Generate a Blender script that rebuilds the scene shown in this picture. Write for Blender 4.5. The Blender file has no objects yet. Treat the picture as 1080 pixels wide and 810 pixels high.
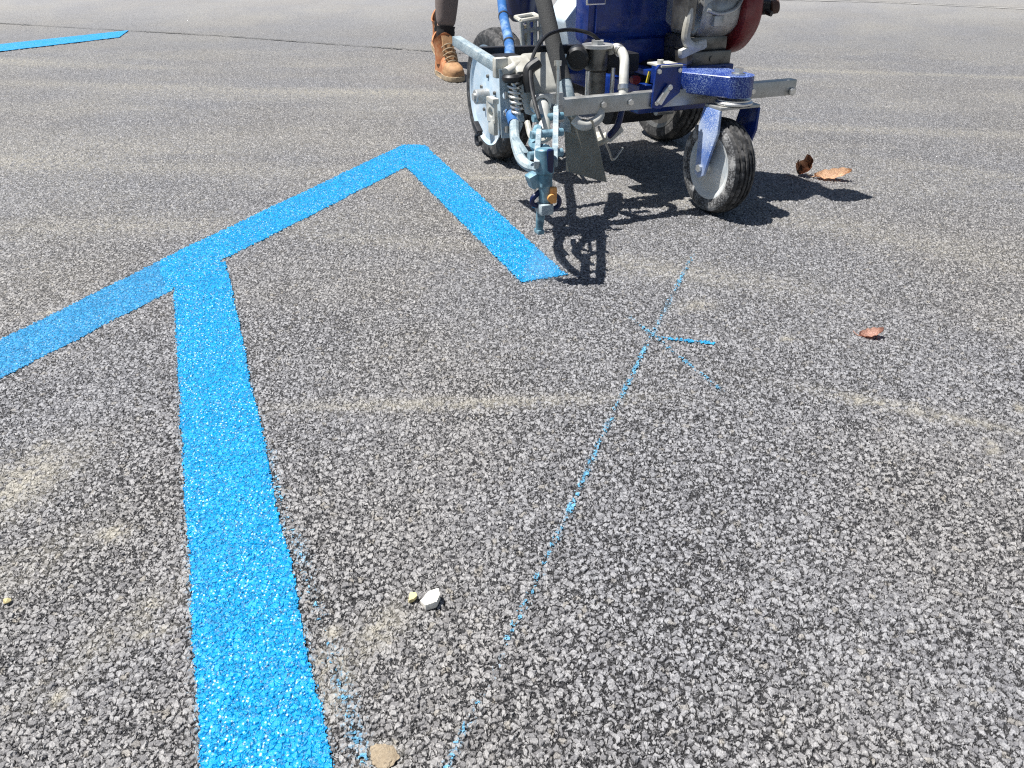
import bpy, bmesh, math, random
import numpy as np
from mathutils import Vector, Matrix
random.seed(7)
rng = np.random.default_rng(11)
R = math.radians
sc = bpy.context.scene
col = sc.collection
# ------------------------------------------------------------------ camera
cd = bpy.data.cameras.new('camera')
cd.sensor_width = 36.0
cd.lens = 26.97
cd.clip_start = 0.02
cd.clip_end = 2000
cam = bpy.data.objects.new('camera', cd)
cam.location = (0, 0, 0.70)
cam.rotation_euler = (R(90 - 30.94), 0, 0)
col.objects.link(cam)
sc.camera = cam
# ------------------------------------------------------------------ light
SUN_EL, SUN_AZ = 67.0, -8.0            # light travels towards azimuth -8 deg (+X)
w = bpy.data.worlds.new('World')
sc.world = w
w.use_nodes = True
nt = w.node_tree
nt.nodes.clear()
sky = nt.nodes.new('ShaderNodeTexSky')
sky.sky_type = 'NISHITA'
sky.sun_disc = False
sky.sun_elevation = R(SUN_EL)
sky.sun_rotation = R(270 - SUN_AZ)
bg = nt.nodes.new('ShaderNodeBackground')
bg.inputs[1].default_value = 0.05
wo = nt.nodes.new('ShaderNodeOutputWorld')
nt.links.new(sky.outputs[0], bg.inputs[0])
nt.links.new(bg.outputs[0], wo.inputs[0])
sl = bpy.data.lights.new('sun', 'SUN')
sl.energy = 5.0
sl.angle = R(0.5)
sl.color = (1.0, 0.98, 0.95)
sun = bpy.data.objects.new('sun', sl)
D = Vector((math.cos(R(SUN_EL)) * math.cos(R(SUN_AZ)), math.cos(R(SUN_EL)) * math.sin(R(SUN_AZ)), -math.sin(R(SUN_EL))))
sun.rotation_euler = D.to_track_quat('-Z', 'Y').to_euler()
sun.location = (-3, 0, 6)
col.objects.link(sun)
sc.view_settings.view_transform = 'Standard'
sc.view_settings.look = 'None'
sc.view_settings.gamma = 1.0
sc.view_settings.use_curve_mapping = False
sc.view_settings.exposure = 0.7
sc.cycles.use_denoising = False
sc.cycles.max_bounces = 5
sc.cycles.sample_clamp_indirect = 4.0
sc.cycles.filter_width = 1.2

# ------------------------------------------------------------------ node helpers
class NT:
    def __init__(s, name):
        s.m = bpy.data.materials.new(name)
        s.m.use_nodes = True
        s.t = s.m.node_tree
        s.t.nodes.clear()
        s.out = s.t.nodes.new('ShaderNodeOutputMaterial')
    def n(s, typ, **kw):
        x = s.t.nodes.new(typ)
        for k, v in kw.items():
            setattr(x, k, v)
        return x
    def set(s, sock, v):
        if isinstance(v, bpy.types.NodeSocket):
            s.t.links.new(v, sock)
        else:
            sock.default_value = v
    def math(s, op, a, b=0.0, c=None, clamp=False):
        x = s.n('ShaderNodeMath', operation=op, use_clamp=clamp)
        s.set(x.inputs[0], a)
        s.set(x.inputs[1], b)
        if c is not None:
            s.set(x.inputs[2], c)
        return x.outputs[0]
    def maprange(s, v, a, b, c=0.0, d=1.0, smooth=True):
        x = s.n('ShaderNodeMapRange', interpolation_type='SMOOTHSTEP' if smooth else 'LINEAR')
        for i, q in enumerate((v, a, b, c, d)):
            s.set(x.inputs[i], q)
        return x.outputs[0]
    def mix(s, f, a, b, blend='MIX'):
        x = s.n('ShaderNodeMix', data_type='RGBA', blend_type=blend)
        s.set(x.inputs['Factor'], f)
        s.set(x.inputs[6], a)
        s.set(x.inputs[7], b)
        return x.outputs[2]
    def noise(s, vec, scale, detail=2.0, rough=0.5, dim='3D'):
        x = s.n('ShaderNodeTexNoise', noise_dimensions=dim)
        if vec is not None:
            s.set(x.inputs['Vector'], vec)
        x.inputs['Scale'].default_value = scale
        x.inputs['Detail'].default_value = detail
        x.inputs['Roughness'].default_value = rough
        return x
    def vor(s, vec, scale, feature='F1', dim='2D'):
        x = s.n('ShaderNodeTexVoronoi', voronoi_dimensions=dim, feature=feature)
        s.set(x.inputs['Vector'], vec)
        x.inputs['Scale'].default_value = scale
        return x
    def bsdf(s, color, rough=0.5, metal=0.0, spec=0.5, normal=None, coat=0.0):
        b = s.n('ShaderNodeBsdfPrincipled')
        s.set(b.inputs['Base Color'], color)
        s.set(b.inputs['Roughness'], rough)
        s.set(b.inputs['Metallic'], metal)
        s.set(b.inputs['Specular IOR Level'], spec)
        s.set(b.inputs['Coat Weight'], coat)
        if normal is not None:
            s.set(b.inputs['Normal'], normal)
        s.t.links.new(b.outputs[0], s.out.inputs['Surface'])
        return b
    def bump(s, h, strength=0.3, dist=0.002):
        x = s.n('ShaderNodeBump')
        x.inputs['Strength'].default_value = strength
        x.inputs['Distance'].default_value = dist
        s.set(x.inputs['Height'], h)
        return x.outputs[0]

def rgb(r, g, b):
    return (r, g, b, 1.0)

def stones(k):
    """Aggregate relief in plan: returns height, per-stone random numbers and the gap mask."""
    tc = k.n('ShaderNodeTexCoord')
    P = tc.outputs['Object']
    nz = k.noise(P, 90, 2.0, 0.6, '2D')
    off = k.n('ShaderNodeVectorMath', operation='SUBTRACT')
    k.set(off.inputs[0], nz.outputs['Color'])
    off.inputs[1].default_value = (0.5, 0.5, 0.5)
    sca = k.n('ShaderNodeVectorMath', operation='SCALE')
    k.set(sca.inputs[0], off.outputs[0])
    sca.inputs['Scale'].default_value = 0.010
    add = k.n('ShaderNodeVectorMath', operation='ADD')
    k.set(add.inputs[0], P)
    k.set(add.inputs[1], sca.outputs[0])
    V = add.outputs[0]
    def layer(scale, keep, lo, hi):
        v = k.vor(V, scale)
        sp = k.n('ShaderNodeSeparateColor')
        k.set(sp.inputs[0], v.outputs['Color'])
        dome = k.maprange(v.outputs['Distance'], 0.62, 0.30)
        off = k.n('ShaderNodeVectorMath', operation='SUBTRACT')
        k.set(off.inputs[0], V)
        k.set(off.inputs[1], v.outputs['Position'])
        rn = k.n('ShaderNodeVectorMath', operation='SUBTRACT')
        k.set(rn.inputs[0], v.outputs['Color'])
        rn.inputs[1].default_value = (0.65, 0.5, 0.5)
        dt = k.n('ShaderNodeVectorMath', operation='DOT_PRODUCT')
        k.set(dt.inputs[0], off.outputs[0])
        k.set(dt.inputs[1], rn.outputs[0])
        body = k.math('ADD', k.maprange(sp.outputs[0], keep, 1.0, lo, hi, False), k.math('MULTIPLY', dt.outputs['Value'], scale * 0.9))
        hh = k.math('MULTIPLY', dome, body)
        hh = k.math('MULTIPLY', hh, k.maprange(sp.outputs[0], keep - 0.02, keep + 0.02))
        return hh, sp
    ha, s1 = layer(132, 0.36, 0.62, 1.0)
    hb, s2 = layer(225, 0.22, 0.50, 0.86)
    hc, s3 = layer(420, 0.05, 0.22, 0.60)
    fine = k.noise(P, 420, 3.0, 0.65, '2D')
    h1 = k.math('SMOOTH_MAX', ha, hb, 0.08)
    top = k.math('SMOOTH_MAX', h1, hc, 0.08)
    # tone of whichever stone lies on top
    ab = k.math('GREATER_THAN', ha, hb)
    tone = k.math('ADD', k.math('MULTIPLY', ab, s1.outputs[1]), k.math('MULTIPLY', k.math('SUBTRACT', 1.0, ab), s2.outputs[1]))
    cc = k.math('GREATER_THAN', hc, h1)
    tone = k.math('ADD', k.math('MULTIPLY', cc, s3.outputs[1]), k.math('MULTIPLY', k.math('SUBTRACT', 1.0, cc), tone))
    h2 = tone
    h = k.math('ADD', k.math('MULTIPLY', top, 0.86), k.math('MULTIPLY', fine.outputs['Fac'], 0.26))
    return P, h, h1, h2, s1, s2, fine

# ------------------------------------------------------------------ asphalt and paint
def mat_asphalt():
    k = NT('asphalt')
    P, h, h1, h2, s1, s2, fine = stones(k)
    at = k.n('ShaderNodeAttribute', attribute_name='dust')
    sp = k.n('ShaderNodeAttribute', attribute_name='spray')
    fd = k.n('ShaderNodeAttribute', attribute_name='relief')
    tone = h2
    dark, light = rgb(0.165, 0.163, 0.171), rgb(0.312, 0.309, 0.316)
    c = k.mix(k.maprange(tone, 0.15, 0.9), dark, light)
    warm = k.mix(k.maprange(s1.outputs[2], 0.93, 1.0, 0.0, 0.7), c, rgb(0.27, 0.25, 0.22))
    big = k.noise(P, 1.1, 4.0, 0.55, '2D')
    c = k.mix(k.maprange(big.outputs['Fac'], 0.35, 0.68), warm, k.mix(1.0, warm, rgb(1.05, 1.02, 0.96), 'MULTIPLY'))
    fl = k.maprange(fine.outputs['Fac'], 0.25, 0.75, 0.68, 1.26)
    c = k.mix(1.0, c, fl, 'MULTIPLY')
    pit = k.n('ShaderNodeAttribute', attribute_name='pits')
    wear = k.noise(P, 3.2, 5.0, 0.62, '2D')
    hw = k.math('ADD', h, k.math('MULTIPLY', k.math('SUBTRACT', wear.outputs['Fac'], 0.5), 0.42))
    gap = k.maprange(hw, 0.33, 0.64)
    gap = k.math('SUBTRACT', 1.0, k.math('MULTIPLY', k.math('SUBTRACT', 1.0, gap), pit.outputs['Fac']))
    c = k.mix(gap, rgb(0.026, 0.0255, 0.027), c)
    dn = k.noise(P, 60, 3.0, 0.65, '2D')
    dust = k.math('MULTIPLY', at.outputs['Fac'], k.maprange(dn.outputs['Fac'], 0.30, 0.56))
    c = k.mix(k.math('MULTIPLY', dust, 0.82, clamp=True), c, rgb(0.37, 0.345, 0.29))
    sn = k.noise(P, 260, 2.0, 0.6, '2D')
    spm = k.math('MULTIPLY', k.maprange(k.math('ADD', sp.outputs['Fac'], k.math('MULTIPLY', k.math('SUBTRACT', sn.outputs['Fac'], 0.5), 1.1)), 0.30, 0.75), gap)
    spm = k.math('MULTIPLY', spm, k.maprange(sp.outputs['Fac'], 0.0, 0.2))
    c = k.mix(k.math('MULTIPLY', spm, 0.85), c, rgb(0.13, 0.37, 0.56))
    b = k.bsdf(c, k.maprange(s2.outputs[2], 0.0, 1.0, 0.48, 0.85, False), 0.0, 0.45)
    d = k.n('ShaderNodeDisplacement')
    k.set(d.inputs['Height'], h)
    d.inputs['Midlevel'].default_value = 0.55
    k.set(d.inputs['Scale'], k.math('MULTIPLY', fd.outputs['Fac'], 0.0064))
    k.t.links.new(d.outputs[0], k.out.inputs['Displacement'])
    k.m.displacement_method = 'BOTH'
    return k.m

def mat_paint(name, colr, cover, fleck):
    """Traffic paint lying over the same relief; thin coats leave the gaps bare."""
    k = NT(name)
    P, h, h1, h2, s1, s2, fine = stones(k)
    tone = k.maprange(s1.outputs[1], 0.0, 1.0, 0.88, 1.10, False)
    c = k.mix(1.0, colr, tone, 'MULTIPLY')
    big = k.noise(P, 6, 3.0, 0.6, '2D')
    c = k.mix(k.maprange(big.outputs['Fac'], 0.3, 0.7, 0.0, 0.35), c, k.mix(1.0, c, rgb(0.85, 0.90, 0.95), 'MULTIPLY'))
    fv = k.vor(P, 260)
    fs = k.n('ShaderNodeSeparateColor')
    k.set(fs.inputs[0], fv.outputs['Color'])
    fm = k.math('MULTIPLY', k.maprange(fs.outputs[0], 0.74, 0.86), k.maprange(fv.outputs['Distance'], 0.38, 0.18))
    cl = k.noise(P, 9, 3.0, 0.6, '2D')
    c = k.mix(k.math('MULTIPLY', fm, k.maprange(cl.outputs['Fac'], 0.34, 0.56, 0.25 * fleck, fleck)), c, rgb(0.62, 0.78, 0.85))  # pale flecks painted in for sun glints and bead clumps
    gap = k.maprange(h, 0.30 + cover, 0.48 + cover)
    c = k.mix(gap, k.mix(0.5, c, rgb(0.015, 0.05, 0.10)), c)
    k.bsdf(c, k.maprange(s2.outputs[2], 0.0, 1.0, 0.26, 0.6, False), 0.0, 0.4)
    fd = k.n('ShaderNodeAttribute', attribute_name='relief')
    d = k.n('ShaderNodeDisplacement')
    k.set(d.inputs['Height'], h)
    d.inputs['Midlevel'].default_value = 0.55
    k.set(d.inputs['Scale'], k.math('MULTIPLY', fd.outputs['Fac'], 0.0038))
    k.t.links.new(d.outputs[0], k.out.inputs['Displacement'])
    k.m.displacement_method = 'BOTH'
    return k.m

def mat_simple(name, c1, c2=None, rough=0.5, metal=0.0, scale=40, grime=None, gfac=0.5, gscale=25, bump=0.1, speck=None, sfac=0.6, sscale=350, spec=0.5, coat=0.0):
    k = NT(name)
    tc = k.n('ShaderNodeTexCoord')
    P = tc.outputs['Object']
    n1 = k.noise(P, scale, 3.0, 0.6)
    c = k.mix(k.maprange(n1.outputs['Fac'], 0.3, 0.7), rgb(*c1), rgb(*(c2 or c1)))
    rr = k.maprange(n1.outputs['Fac'], 0.3, 0.7, rough * 0.85, min(1.0, rough * 1.2))
    if grime:
        g = k.noise(P, gscale, 4.0, 0.65)
        c = k.mix(k.math('MULTIPLY', k.maprange(g.outputs['Fac'], 0.45, 0.68), gfac), c, rgb(*grime))
    if speck:
        s = k.noise(P, sscale, 2.0, 0.6)
        lo = k.noise(P, 14, 2.0, 0.5)
        f = k.math('MULTIPLY', k.maprange(s.outputs['Fac'], 0.50, 0.60), k.maprange(lo.outputs['Fac'], 0.30, 0.6, 0.25, 1.0))
        c = k.mix(k.math('MULTIPLY', f, sfac), c, rgb(*speck))
    k.bsdf(c, rr, metal, spec, k.bump(n1.outputs['Fac'], bump, 0.002), coat)
    return k.m

M = dict(
    asphalt=mat_asphalt(),
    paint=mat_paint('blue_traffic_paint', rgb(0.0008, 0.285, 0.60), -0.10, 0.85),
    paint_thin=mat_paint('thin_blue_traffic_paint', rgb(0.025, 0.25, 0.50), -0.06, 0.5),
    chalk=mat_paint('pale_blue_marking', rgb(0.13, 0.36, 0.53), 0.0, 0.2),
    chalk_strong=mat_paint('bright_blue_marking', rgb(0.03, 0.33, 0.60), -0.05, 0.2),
    blue=mat_simple('blue_enamel', (0.003, 0.021, 0.155), (0.005, 0.030, 0.21), 0.28, grime=(0.03, 0.08, 0.24), gfac=0.3, bump=0.03, coat=0.2),
    blue_dusty=mat_simple('blue_enamel_speckled', (0.004, 0.026, 0.20), (0.009, 0.04, 0.27), 0.38, speck=(0.36, 0.48, 0.70), sfac=0.8, bump=0.15),
    blue_pale=mat_simple('blue_enamel_oversprayed', (0.07, 0.16, 0.46), (0.40, 0.47, 0.60), 0.55, scale=13, speck=(0.62, 0.68, 0.76), sfac=0.7, bump=0.15),
    tube_blue=mat_simple('blue_tube_plastic', (0.025, 0.11, 0.32), (0.04, 0.15, 0.38), 0.4, scale=18, grime=(0.35, 0.48, 0.62), gfac=0.6, bump=0.08),
    navy=mat_simple('navy_plastic', (0.004, 0.010, 0.06), None, 0.25, bump=0.02),
    galv=mat_simple('galvanised_steel', (0.42, 0.43, 0.42), (0.54, 0.54, 0.52), 0.42, 0.75, 30, grime=(0.30, 0.28, 0.22), gfac=0.4),
    steel=mat_simple('dull_steel', (0.16, 0.155, 0.145), (0.24, 0.23, 0.21), 0.40, 0.8, 22, grime=(0.06, 0.055, 0.05), gfac=0.6),
    bright=mat_simple('zinc_steel', (0.70, 0.70, 0.66), (0.8, 0.8, 0.78), 0.28, 0.9, 40, grime=(0.45, 0.40, 0.3), gfac=0.3),
    alu=mat_simple('cast_aluminium', (0.45, 0.46, 0.46), (0.60, 0.60, 0.58), 0.48, 0.7, 50, grime=(0.16, 0.15, 0.13), gfac=0.6, bump=0.25),
    cream=mat_simple('dusty_cream_metal', (0.44, 0.43, 0.38), (0.58, 0.565, 0.50), 0.6, 0.0, 30, grime=(0.28, 0.25, 0.19), gfac=0.6),
    over=mat_simple('metal_under_pale_overspray', (0.21, 0.28, 0.31), (0.38, 0.44, 0.455), 0.55, 0.0, 26, grime=(0.09, 0.15, 0.20), gfac=0.65, gscale=34, speck=(0.62, 0.68, 0.70), sfac=0.5),
    over_dark=mat_simple('gun_metal_under_teal_overspray', (0.10, 0.24, 0.31), (0.26, 0.40, 0.47), 0.5, 0.1, 30, grime=(0.02, 0.06, 0.10), gfac=0.7, gscale=36),
    white=mat_simple('dirty_white_rim', (0.56, 0.57, 0.55), (0.70, 0.70, 0.67), 0.5, 0.0, 14, grime=(0.40, 0.46, 0.50), gfac=0.6, gscale=12, speck=(0.35, 0.42, 0.47), sfac=0.4, sscale=160),
    rim_blue=mat_simple('rim_white_with_blue_mist', (0.48, 0.60, 0.68), (0.70, 0.74, 0.76), 0.5, 0.0, 10, grime=(0.30, 0.44, 0.55), gfac=0.7, gscale=9),
    tread=mat_simple('rubber_tyre', (0.018, 0.018, 0.019), (0.04, 0.04, 0.04), 0.75, 0.0, 60, grime=(0.22, 0.21, 0.20), gfac=0.45, gscale=50, bump=0.3),
    dusty_rubber=mat_simple('rubber_with_pale_dust', (0.025, 0.025, 0.027), (0.06, 0.06, 0.06), 0.8, 0.0, 60, grime=(0.45, 0.44, 0.42), gfac=0.8, gscale=28, bump=0.3, speck=(0.5, 0.5, 0.5), sfac=0.4, sscale=200),
    black=mat_simple('black_plastic', (0.010, 0.010, 0.011), (0.018, 0.018, 0.018), 0.45, bump=0.08),
    sleeve=mat_simple('woven_black_sleeve', (0.030, 0.030, 0.030), (0.055, 0.055, 0.052), 0.85, 0.0, 300, bump=0.6, speck=(0.12, 0.12, 0.12), sfac=0.4, sscale=500),
    flap=mat_simple('dusty_grey_rubber', (0.30, 0.285, 0.24), (0.38, 0.36, 0.31), 0.75, 0.0, 18, grime=(0.26, 0.25, 0.21), gfac=0.6, gscale=16),
    hopper=mat_simple('pale_hopper_plastic', (0.52, 0.62, 0.70), (0.60, 0.68, 0.74), 0.4, 0.0, 8, grime=(0.42, 0.46, 0.48), gfac=0.4),
    hose_white=mat_simple('white_hose', (0.50, 0.49, 0.45), (0.60, 0.59, 0.54), 0.5, 0.0, 40, grime=(0.42, 0.40, 0.34), gfac=0.4),
    red=mat_simple('dark_red_enamel', (0.16, 0.012, 0.016), (0.22, 0.02, 0.022), 0.4, 0.0, 30, grime=(0.30, 0.16, 0.14), gfac=0.3),
    brown=mat_simple('brown_grip', (0.10, 0.055, 0.04), None, 0.6),
    orange=mat_simple('orange_plastic', (0.60, 0.24, 0.05), (0.72, 0.34, 0.10), 0.45),
    yellow=mat_simple('yellow_sticker', (0.60, 0.48, 0.04), None, 0.5),
    dark=mat_simple('dark_oily_metal', (0.015, 0.016, 0.02), (0.03, 0.03, 0.035), 0.55, 0.3),
)

# ------------------------------------------------------------------ mesh helpers
class MB:
    def __init__(s):
        s.bm = bmesh.new()
    def box(s, c, d, rot=None, bev=0.0):
        r = bmesh.ops.create_cube(s.bm, size=1.0)
        vs = r['verts']
        mt = Matrix.Translation(c) @ ((rot.to_4x4()) if rot else Matrix.Identity(4)) @ Matrix.Diagonal((d[0], d[1], d[2], 1))
        bmesh.ops.transform(s.bm, matrix=mt, verts=vs)
        if bev:
            es = list({e for v in vs for e in v.link_edges})
            bmesh.ops.bevel(s.bm, geom=es, offset=bev, segments=2, affect='EDGES', profile=0.6)
        return s
    def beam(s, a, b, wd, ht, bev=0.0, up=(0, 0, 1)):
        a, b = Vector(a), Vector(b)
        x = (b - a)
        L = x.length
        x.normalize()
        y = Vector(up).cross(x).normalized()
        z = x.cross(y)
        rot = Matrix((x, y, z)).transposed()
        return s.box((a + b) / 2, (L, wd, ht), rot, bev)
    def cyl(s, a, b, r, r2=None, seg=20, bev=0.0):
        a, b = Vector(a), Vector(b)
        r2 = r if r2 is None else r2
        x = (b - a).normalized()
        t = Vector((1, 0, 0)) if abs(x.x) < 0.8 else Vector((0, 1, 0))
        u = x.cross(t).normalized()
        v = x.cross(u)
        prof = [(0, 0)] if False else []
        rings = []
        L = (b - a).length
        if bev:
            sts = [(0, r - bev), (bev, r), (L - bev, r2), (L, r2 - bev)]
        else:
            sts = [(0, r), (L, r2)]
        for t_, rr in sts:
            rings.append([s.bm.verts.new(a + x * t_ + (u * math.cos(2 * math.pi * i / seg) + v * math.sin(2 * math.pi * i / seg)) * rr) for i in range(seg)])
        for p, q in zip(rings, rings[1:]):
            for i in range(seg):
                s.bm.faces.new((p[i], p[(i + 1) % seg], q[(i + 1) % seg], q[i]))
        s.bm.faces.new(rings[0][::-1])
        s.bm.faces.new(rings[-1])
        return s
    def tube(s, pts, r, seg=12, res=8, rad=None, smooth=True):
        pts = [Vector(p) for p in pts]
        if smooth and len(pts) > 2:
            P = [2 * pts[0] - pts[1]] + pts + [2 * pts[-1] - pts[-2]]
            out, rs = [], []
            for i in range(1, len(P) - 2):
                p0, p1, p2, p3 = P[i - 1:i + 3]
                for j in range(res):
                    t = j / res
                    out.append(0.5 * ((2 * p1) + (p2 - p0) * t + (2 * p0 - 5 * p1 + 4 * p2 - p3) * t * t + (3 * p1 - p0 - 3 * p2 + p3) * t ** 3))
            out.append(pts[-1])
            pts = out
        n = len(pts)
        prev = None
        rings = []
        for i, p in enumerate(pts):
            d = (pts[min(i + 1, n - 1)] - pts[max(i - 1, 0)]).normalized()
            if prev is None:
                t = Vector((0, 0, 1)) if abs(d.z) < 0.9 else Vector((1, 0, 0))
                u = d.cross(t).normalized()
            else:
                u = (prev - d * prev.dot(d)).normalized()
            prev = u
            v = d.cross(u)
            rr = r if rad is None else rad(i / max(1, n - 1)) * r
            rings.append([s.bm.verts.new(p + (u * math.cos(2 * math.pi * k / seg) + v * math.sin(2 * math.pi * k / seg)) * rr) for k in range(seg)])
        for p, q in zip(rings, rings[1:]):
            for i in range(seg):
                s.bm.faces.new((p[i], p[(i + 1) % seg], q[(i + 1) % seg], q[i]))
        s.bm.faces.new(rings[0][::-1])
        s.bm.faces.new(rings[-1])
        return s
    def lathe(s, prof, c, axis='y', seg=64, mod=None, close=True):
        """prof: (radius, along); closed loop profile revolved about an axis through c."""
        c = Vector(c)
        rings = []
        for i in range(seg):
            a = 2 * math.pi * i / seg
            ring = []
            for j, (r, l) in enumerate(prof):
                rr = r + (mod(i, j, a) if mod else 0)
                if axis == 'y':
                    p = Vector((rr * math.cos(a), l, rr * math.sin(a)))
                elif axis == 'z':
                    p = Vector((rr * math.cos(a), rr * math.sin(a), l))
                else:
                    p = Vector((l, rr * math.cos(a), rr * math.sin(a)))
                ring.append(s.bm.verts.new(c + p))
            rings.append(ring)
        m = len(prof)
        for i in range(seg):
            p, q = rings[i], rings[(i + 1) % seg]
            for j in range(m if close else m - 1):
                s.bm.faces.new((p[j], p[(j + 1) % m], q[(j + 1) % m], q[j]))
        return s
    def prism(s, pts, vec, bev=0.0):
        vec = Vector(vec)
        a = [s.bm.verts.new(Vector(p) - vec / 2) for p in pts]
        b = [s.bm.verts.new(Vector(p) + vec / 2) for p in pts]
        n = len(pts)
        fs = [s.bm.faces.new(a[::-1]), s.bm.faces.new(b)]
        for i in range(n):
            fs.append(s.bm.faces.new((a[i], a[(i + 1) % n], b[(i + 1) % n], b[i])))
        if bev:
            es = list({e for f in fs for e in f.edges})
            bmesh.ops.bevel(s.bm, geom=es, offset=bev, segments=2, affect='EDGES', profile=0.6)
        return s
    def holed(s, top, dirv, side, thick, seglen, width, n, rad):
        """a strip of n segments, each with a round hole; dirv runs along, side across."""
        top, dirv, side = Vector(top), Vector(dirv).normalized(), Vector(side).normalized()
        nrm = dirv.cross(side).normalized() * thick / 2
        K = 16
        for i in range(n):
            c = top + dirv * (seglen * (i + 0.5))
            sq, ci = [], []
            for q in range(K):
                a = 2 * math.pi * q / K
                ca, sa = math.cos(a), math.sin(a)
                m = max(abs(ca), abs(sa))
                sq.append(c + dirv * (ca / m * seglen / 2) + side * (sa / m * width / 2))
                ci.append(c + dirv * ca * rad + side * sa * rad)
            A = [s.bm.verts.new(p + nrm) for p in sq]
            B = [s.bm.verts.new(p + nrm) for p in ci]
            A2 = [s.bm.verts.new(p - nrm) for p in sq]
            B2 = [s.bm.verts.new(p - nrm) for p in ci]
            for q in range(K):
                z = (q + 1) % K
                s.bm.faces.new((A[q], A[z], B[z], B[q]))
                s.bm.faces.new((A2[z], A2[q], B2[q], B2[z]))
                s.bm.faces.new((B[q], B[z], B2[z], B2[q]))
                s.bm.faces.new((A[z], A[q], A2[q], A2[z]))
        return s
    def build(s, name, m, parent=None, angle=32, label=None):
        bmesh.ops.recalc_face_normals(s.bm, faces=s.bm.faces)
        me = bpy.data.meshes.new(name)
        s.bm.to_mesh(me)
        s.bm.free()
        me.materials.append(m)
        for p in me.polygons:
            p.use_smooth = True
        me.set_sharp_from_angle(angle=R(angle))
        o = bpy.data.objects.new(name, me)
        col.objects.link(o)
        if parent:
            o.parent = parent
        if label:
            o['label'] = label
        return o

def tag(o, label=None, cat=None, group=None, kind=None):
    if label: o['label'] = label
    if cat: o['category'] = cat
    if group: o['group'] = group
    if kind: o['kind'] = kind
    return o

def empty(name, loc, rz=0.0):
    o = bpy.data.objects.new(name, None)
    o.location = loc
    o.rotation_euler = (0, 0, rz)
    o.empty_display_size = 0.1
    col.objects.link(o)
    return o

def copy_tree(o, parent=None):
    c = o.copy()
    col.objects.link(c)
    c.parent = parent
    for ch in list(o.children):
        copy_tree(ch, c)
    return c

# ------------------------------------------------------------------ numpy noise
_tab = rng.random((256, 256))
def vnoise(x, y):
    xi, yi = np.floor(x).astype(int), np.floor(y).astype(int)
    fx, fy = x - xi, y - yi
    fx, fy = fx * fx * (3 - 2 * fx), fy * fy * (3 - 2 * fy)
    a, b = _tab[xi % 256, yi % 256], _tab[(xi + 1) % 256, yi % 256]
    c, d = _tab[xi % 256, (yi + 1) % 256], _tab[(xi + 1) % 256, (yi + 1) % 256]
    return (a * (1 - fx) + b * fx) * (1 - fy) + (c * (1 - fx) + d * fx) * fy
def fbm(x, y, o=4):
    s, a, t = 0, 0.5, 0
    for i in range(o):
        s = s + a * vnoise(x * 2 ** i + 17 * i, y * 2 ** i + 31 * i)
        t += a
        a *= 0.55
    return s / t

# ------------------------------------------------------------------ ground sheet
YN = np.exp(np.linspace(math.log(0.30), math.log(5.4), 1300))
Yb = np.concatenate([-np.geomspace(40, 0.4, 14), [-0.1, 0.08, 0.2]])
Yf = 5.4 * np.geomspace(1.02, 90, 60)
Yr = np.concatenate([Yb, YN, Yf])
tN = np.linspace(-1.15, 1.15, 1080)
tO = 1.15 + np.geomspace(0.02, 40, 22)
tr = np.concatenate([-tO[::-1], tN, tO])
NY, NX = len(Yr), len(tr)
half = 0.25 + 0.75 * np.clip(Yr, 0.3, None)
GX = (half[:, None] * tr[None, :]).astype(np.float64)
GY = np.repeat(Yr[:, None], NX, 1)

def seg_dist(px, py, a, b):
    ax, ay = a
    bx, by = b
    vx, vy = bx - ax, by - ay
    L2 = vx * vx + vy * vy
    t = np.clip(((px - ax) * vx + (py - ay) * vy) / L2, 0, 1)
    return np.hypot(px - ax - t * vx, py - ay - t * vy)

def poly_sd(px, py, P):
    """signed distance to a convex or concave polygon, negative inside"""
    d = np.full(px.shape, 1e9)
    ins = np.zeros(px.shape, bool)
    n = len(P)
    for i in range(n):
        a, b = P[i], P[(i + 1) % n]
        d = np.minimum(d, seg_dist(px, py, a, b))
        c = (a[1] > py) != (b[1] > py)
        with np.errstate(divide='ignore', invalid='ignore'):
            xx = (b[0] - a[0]) * (py - a[1]) / (b[1] - a[1] if b[1] != a[1] else 1e-12) + a[0]
        ins ^= c & (px < xx)
    return np.where(ins, -d, d)

# painted bands, corner by corner on the ground
LONG = [(-0.839, 1.785), (-0.690, 1.735), (-0.172, 0.445), (-0.095, 0.255), (-0.222, 0.255), (-0.301, 0.445)]
LINE = [(-0.855, 1.745), (-0.839, 1.790), (-0.403, 2.884), (-0.318, 2.878), (-0.345, 2.600), (-0.706, 1.743), (-0.763, 1.560)]
THIN = [(-1.002, 1.330), (-1.12, 1.04), (-1.03, 0.90), (-0.918, 1.184), (-0.755, 1.575), (-0.842, 1.780)]
ARM = [(-0.395, 2.880), (-0.318, 2.872), (-0.289, 2.788), (0.126, 1.661), (0.022, 1.612), (-0.360, 2.590)]

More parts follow.
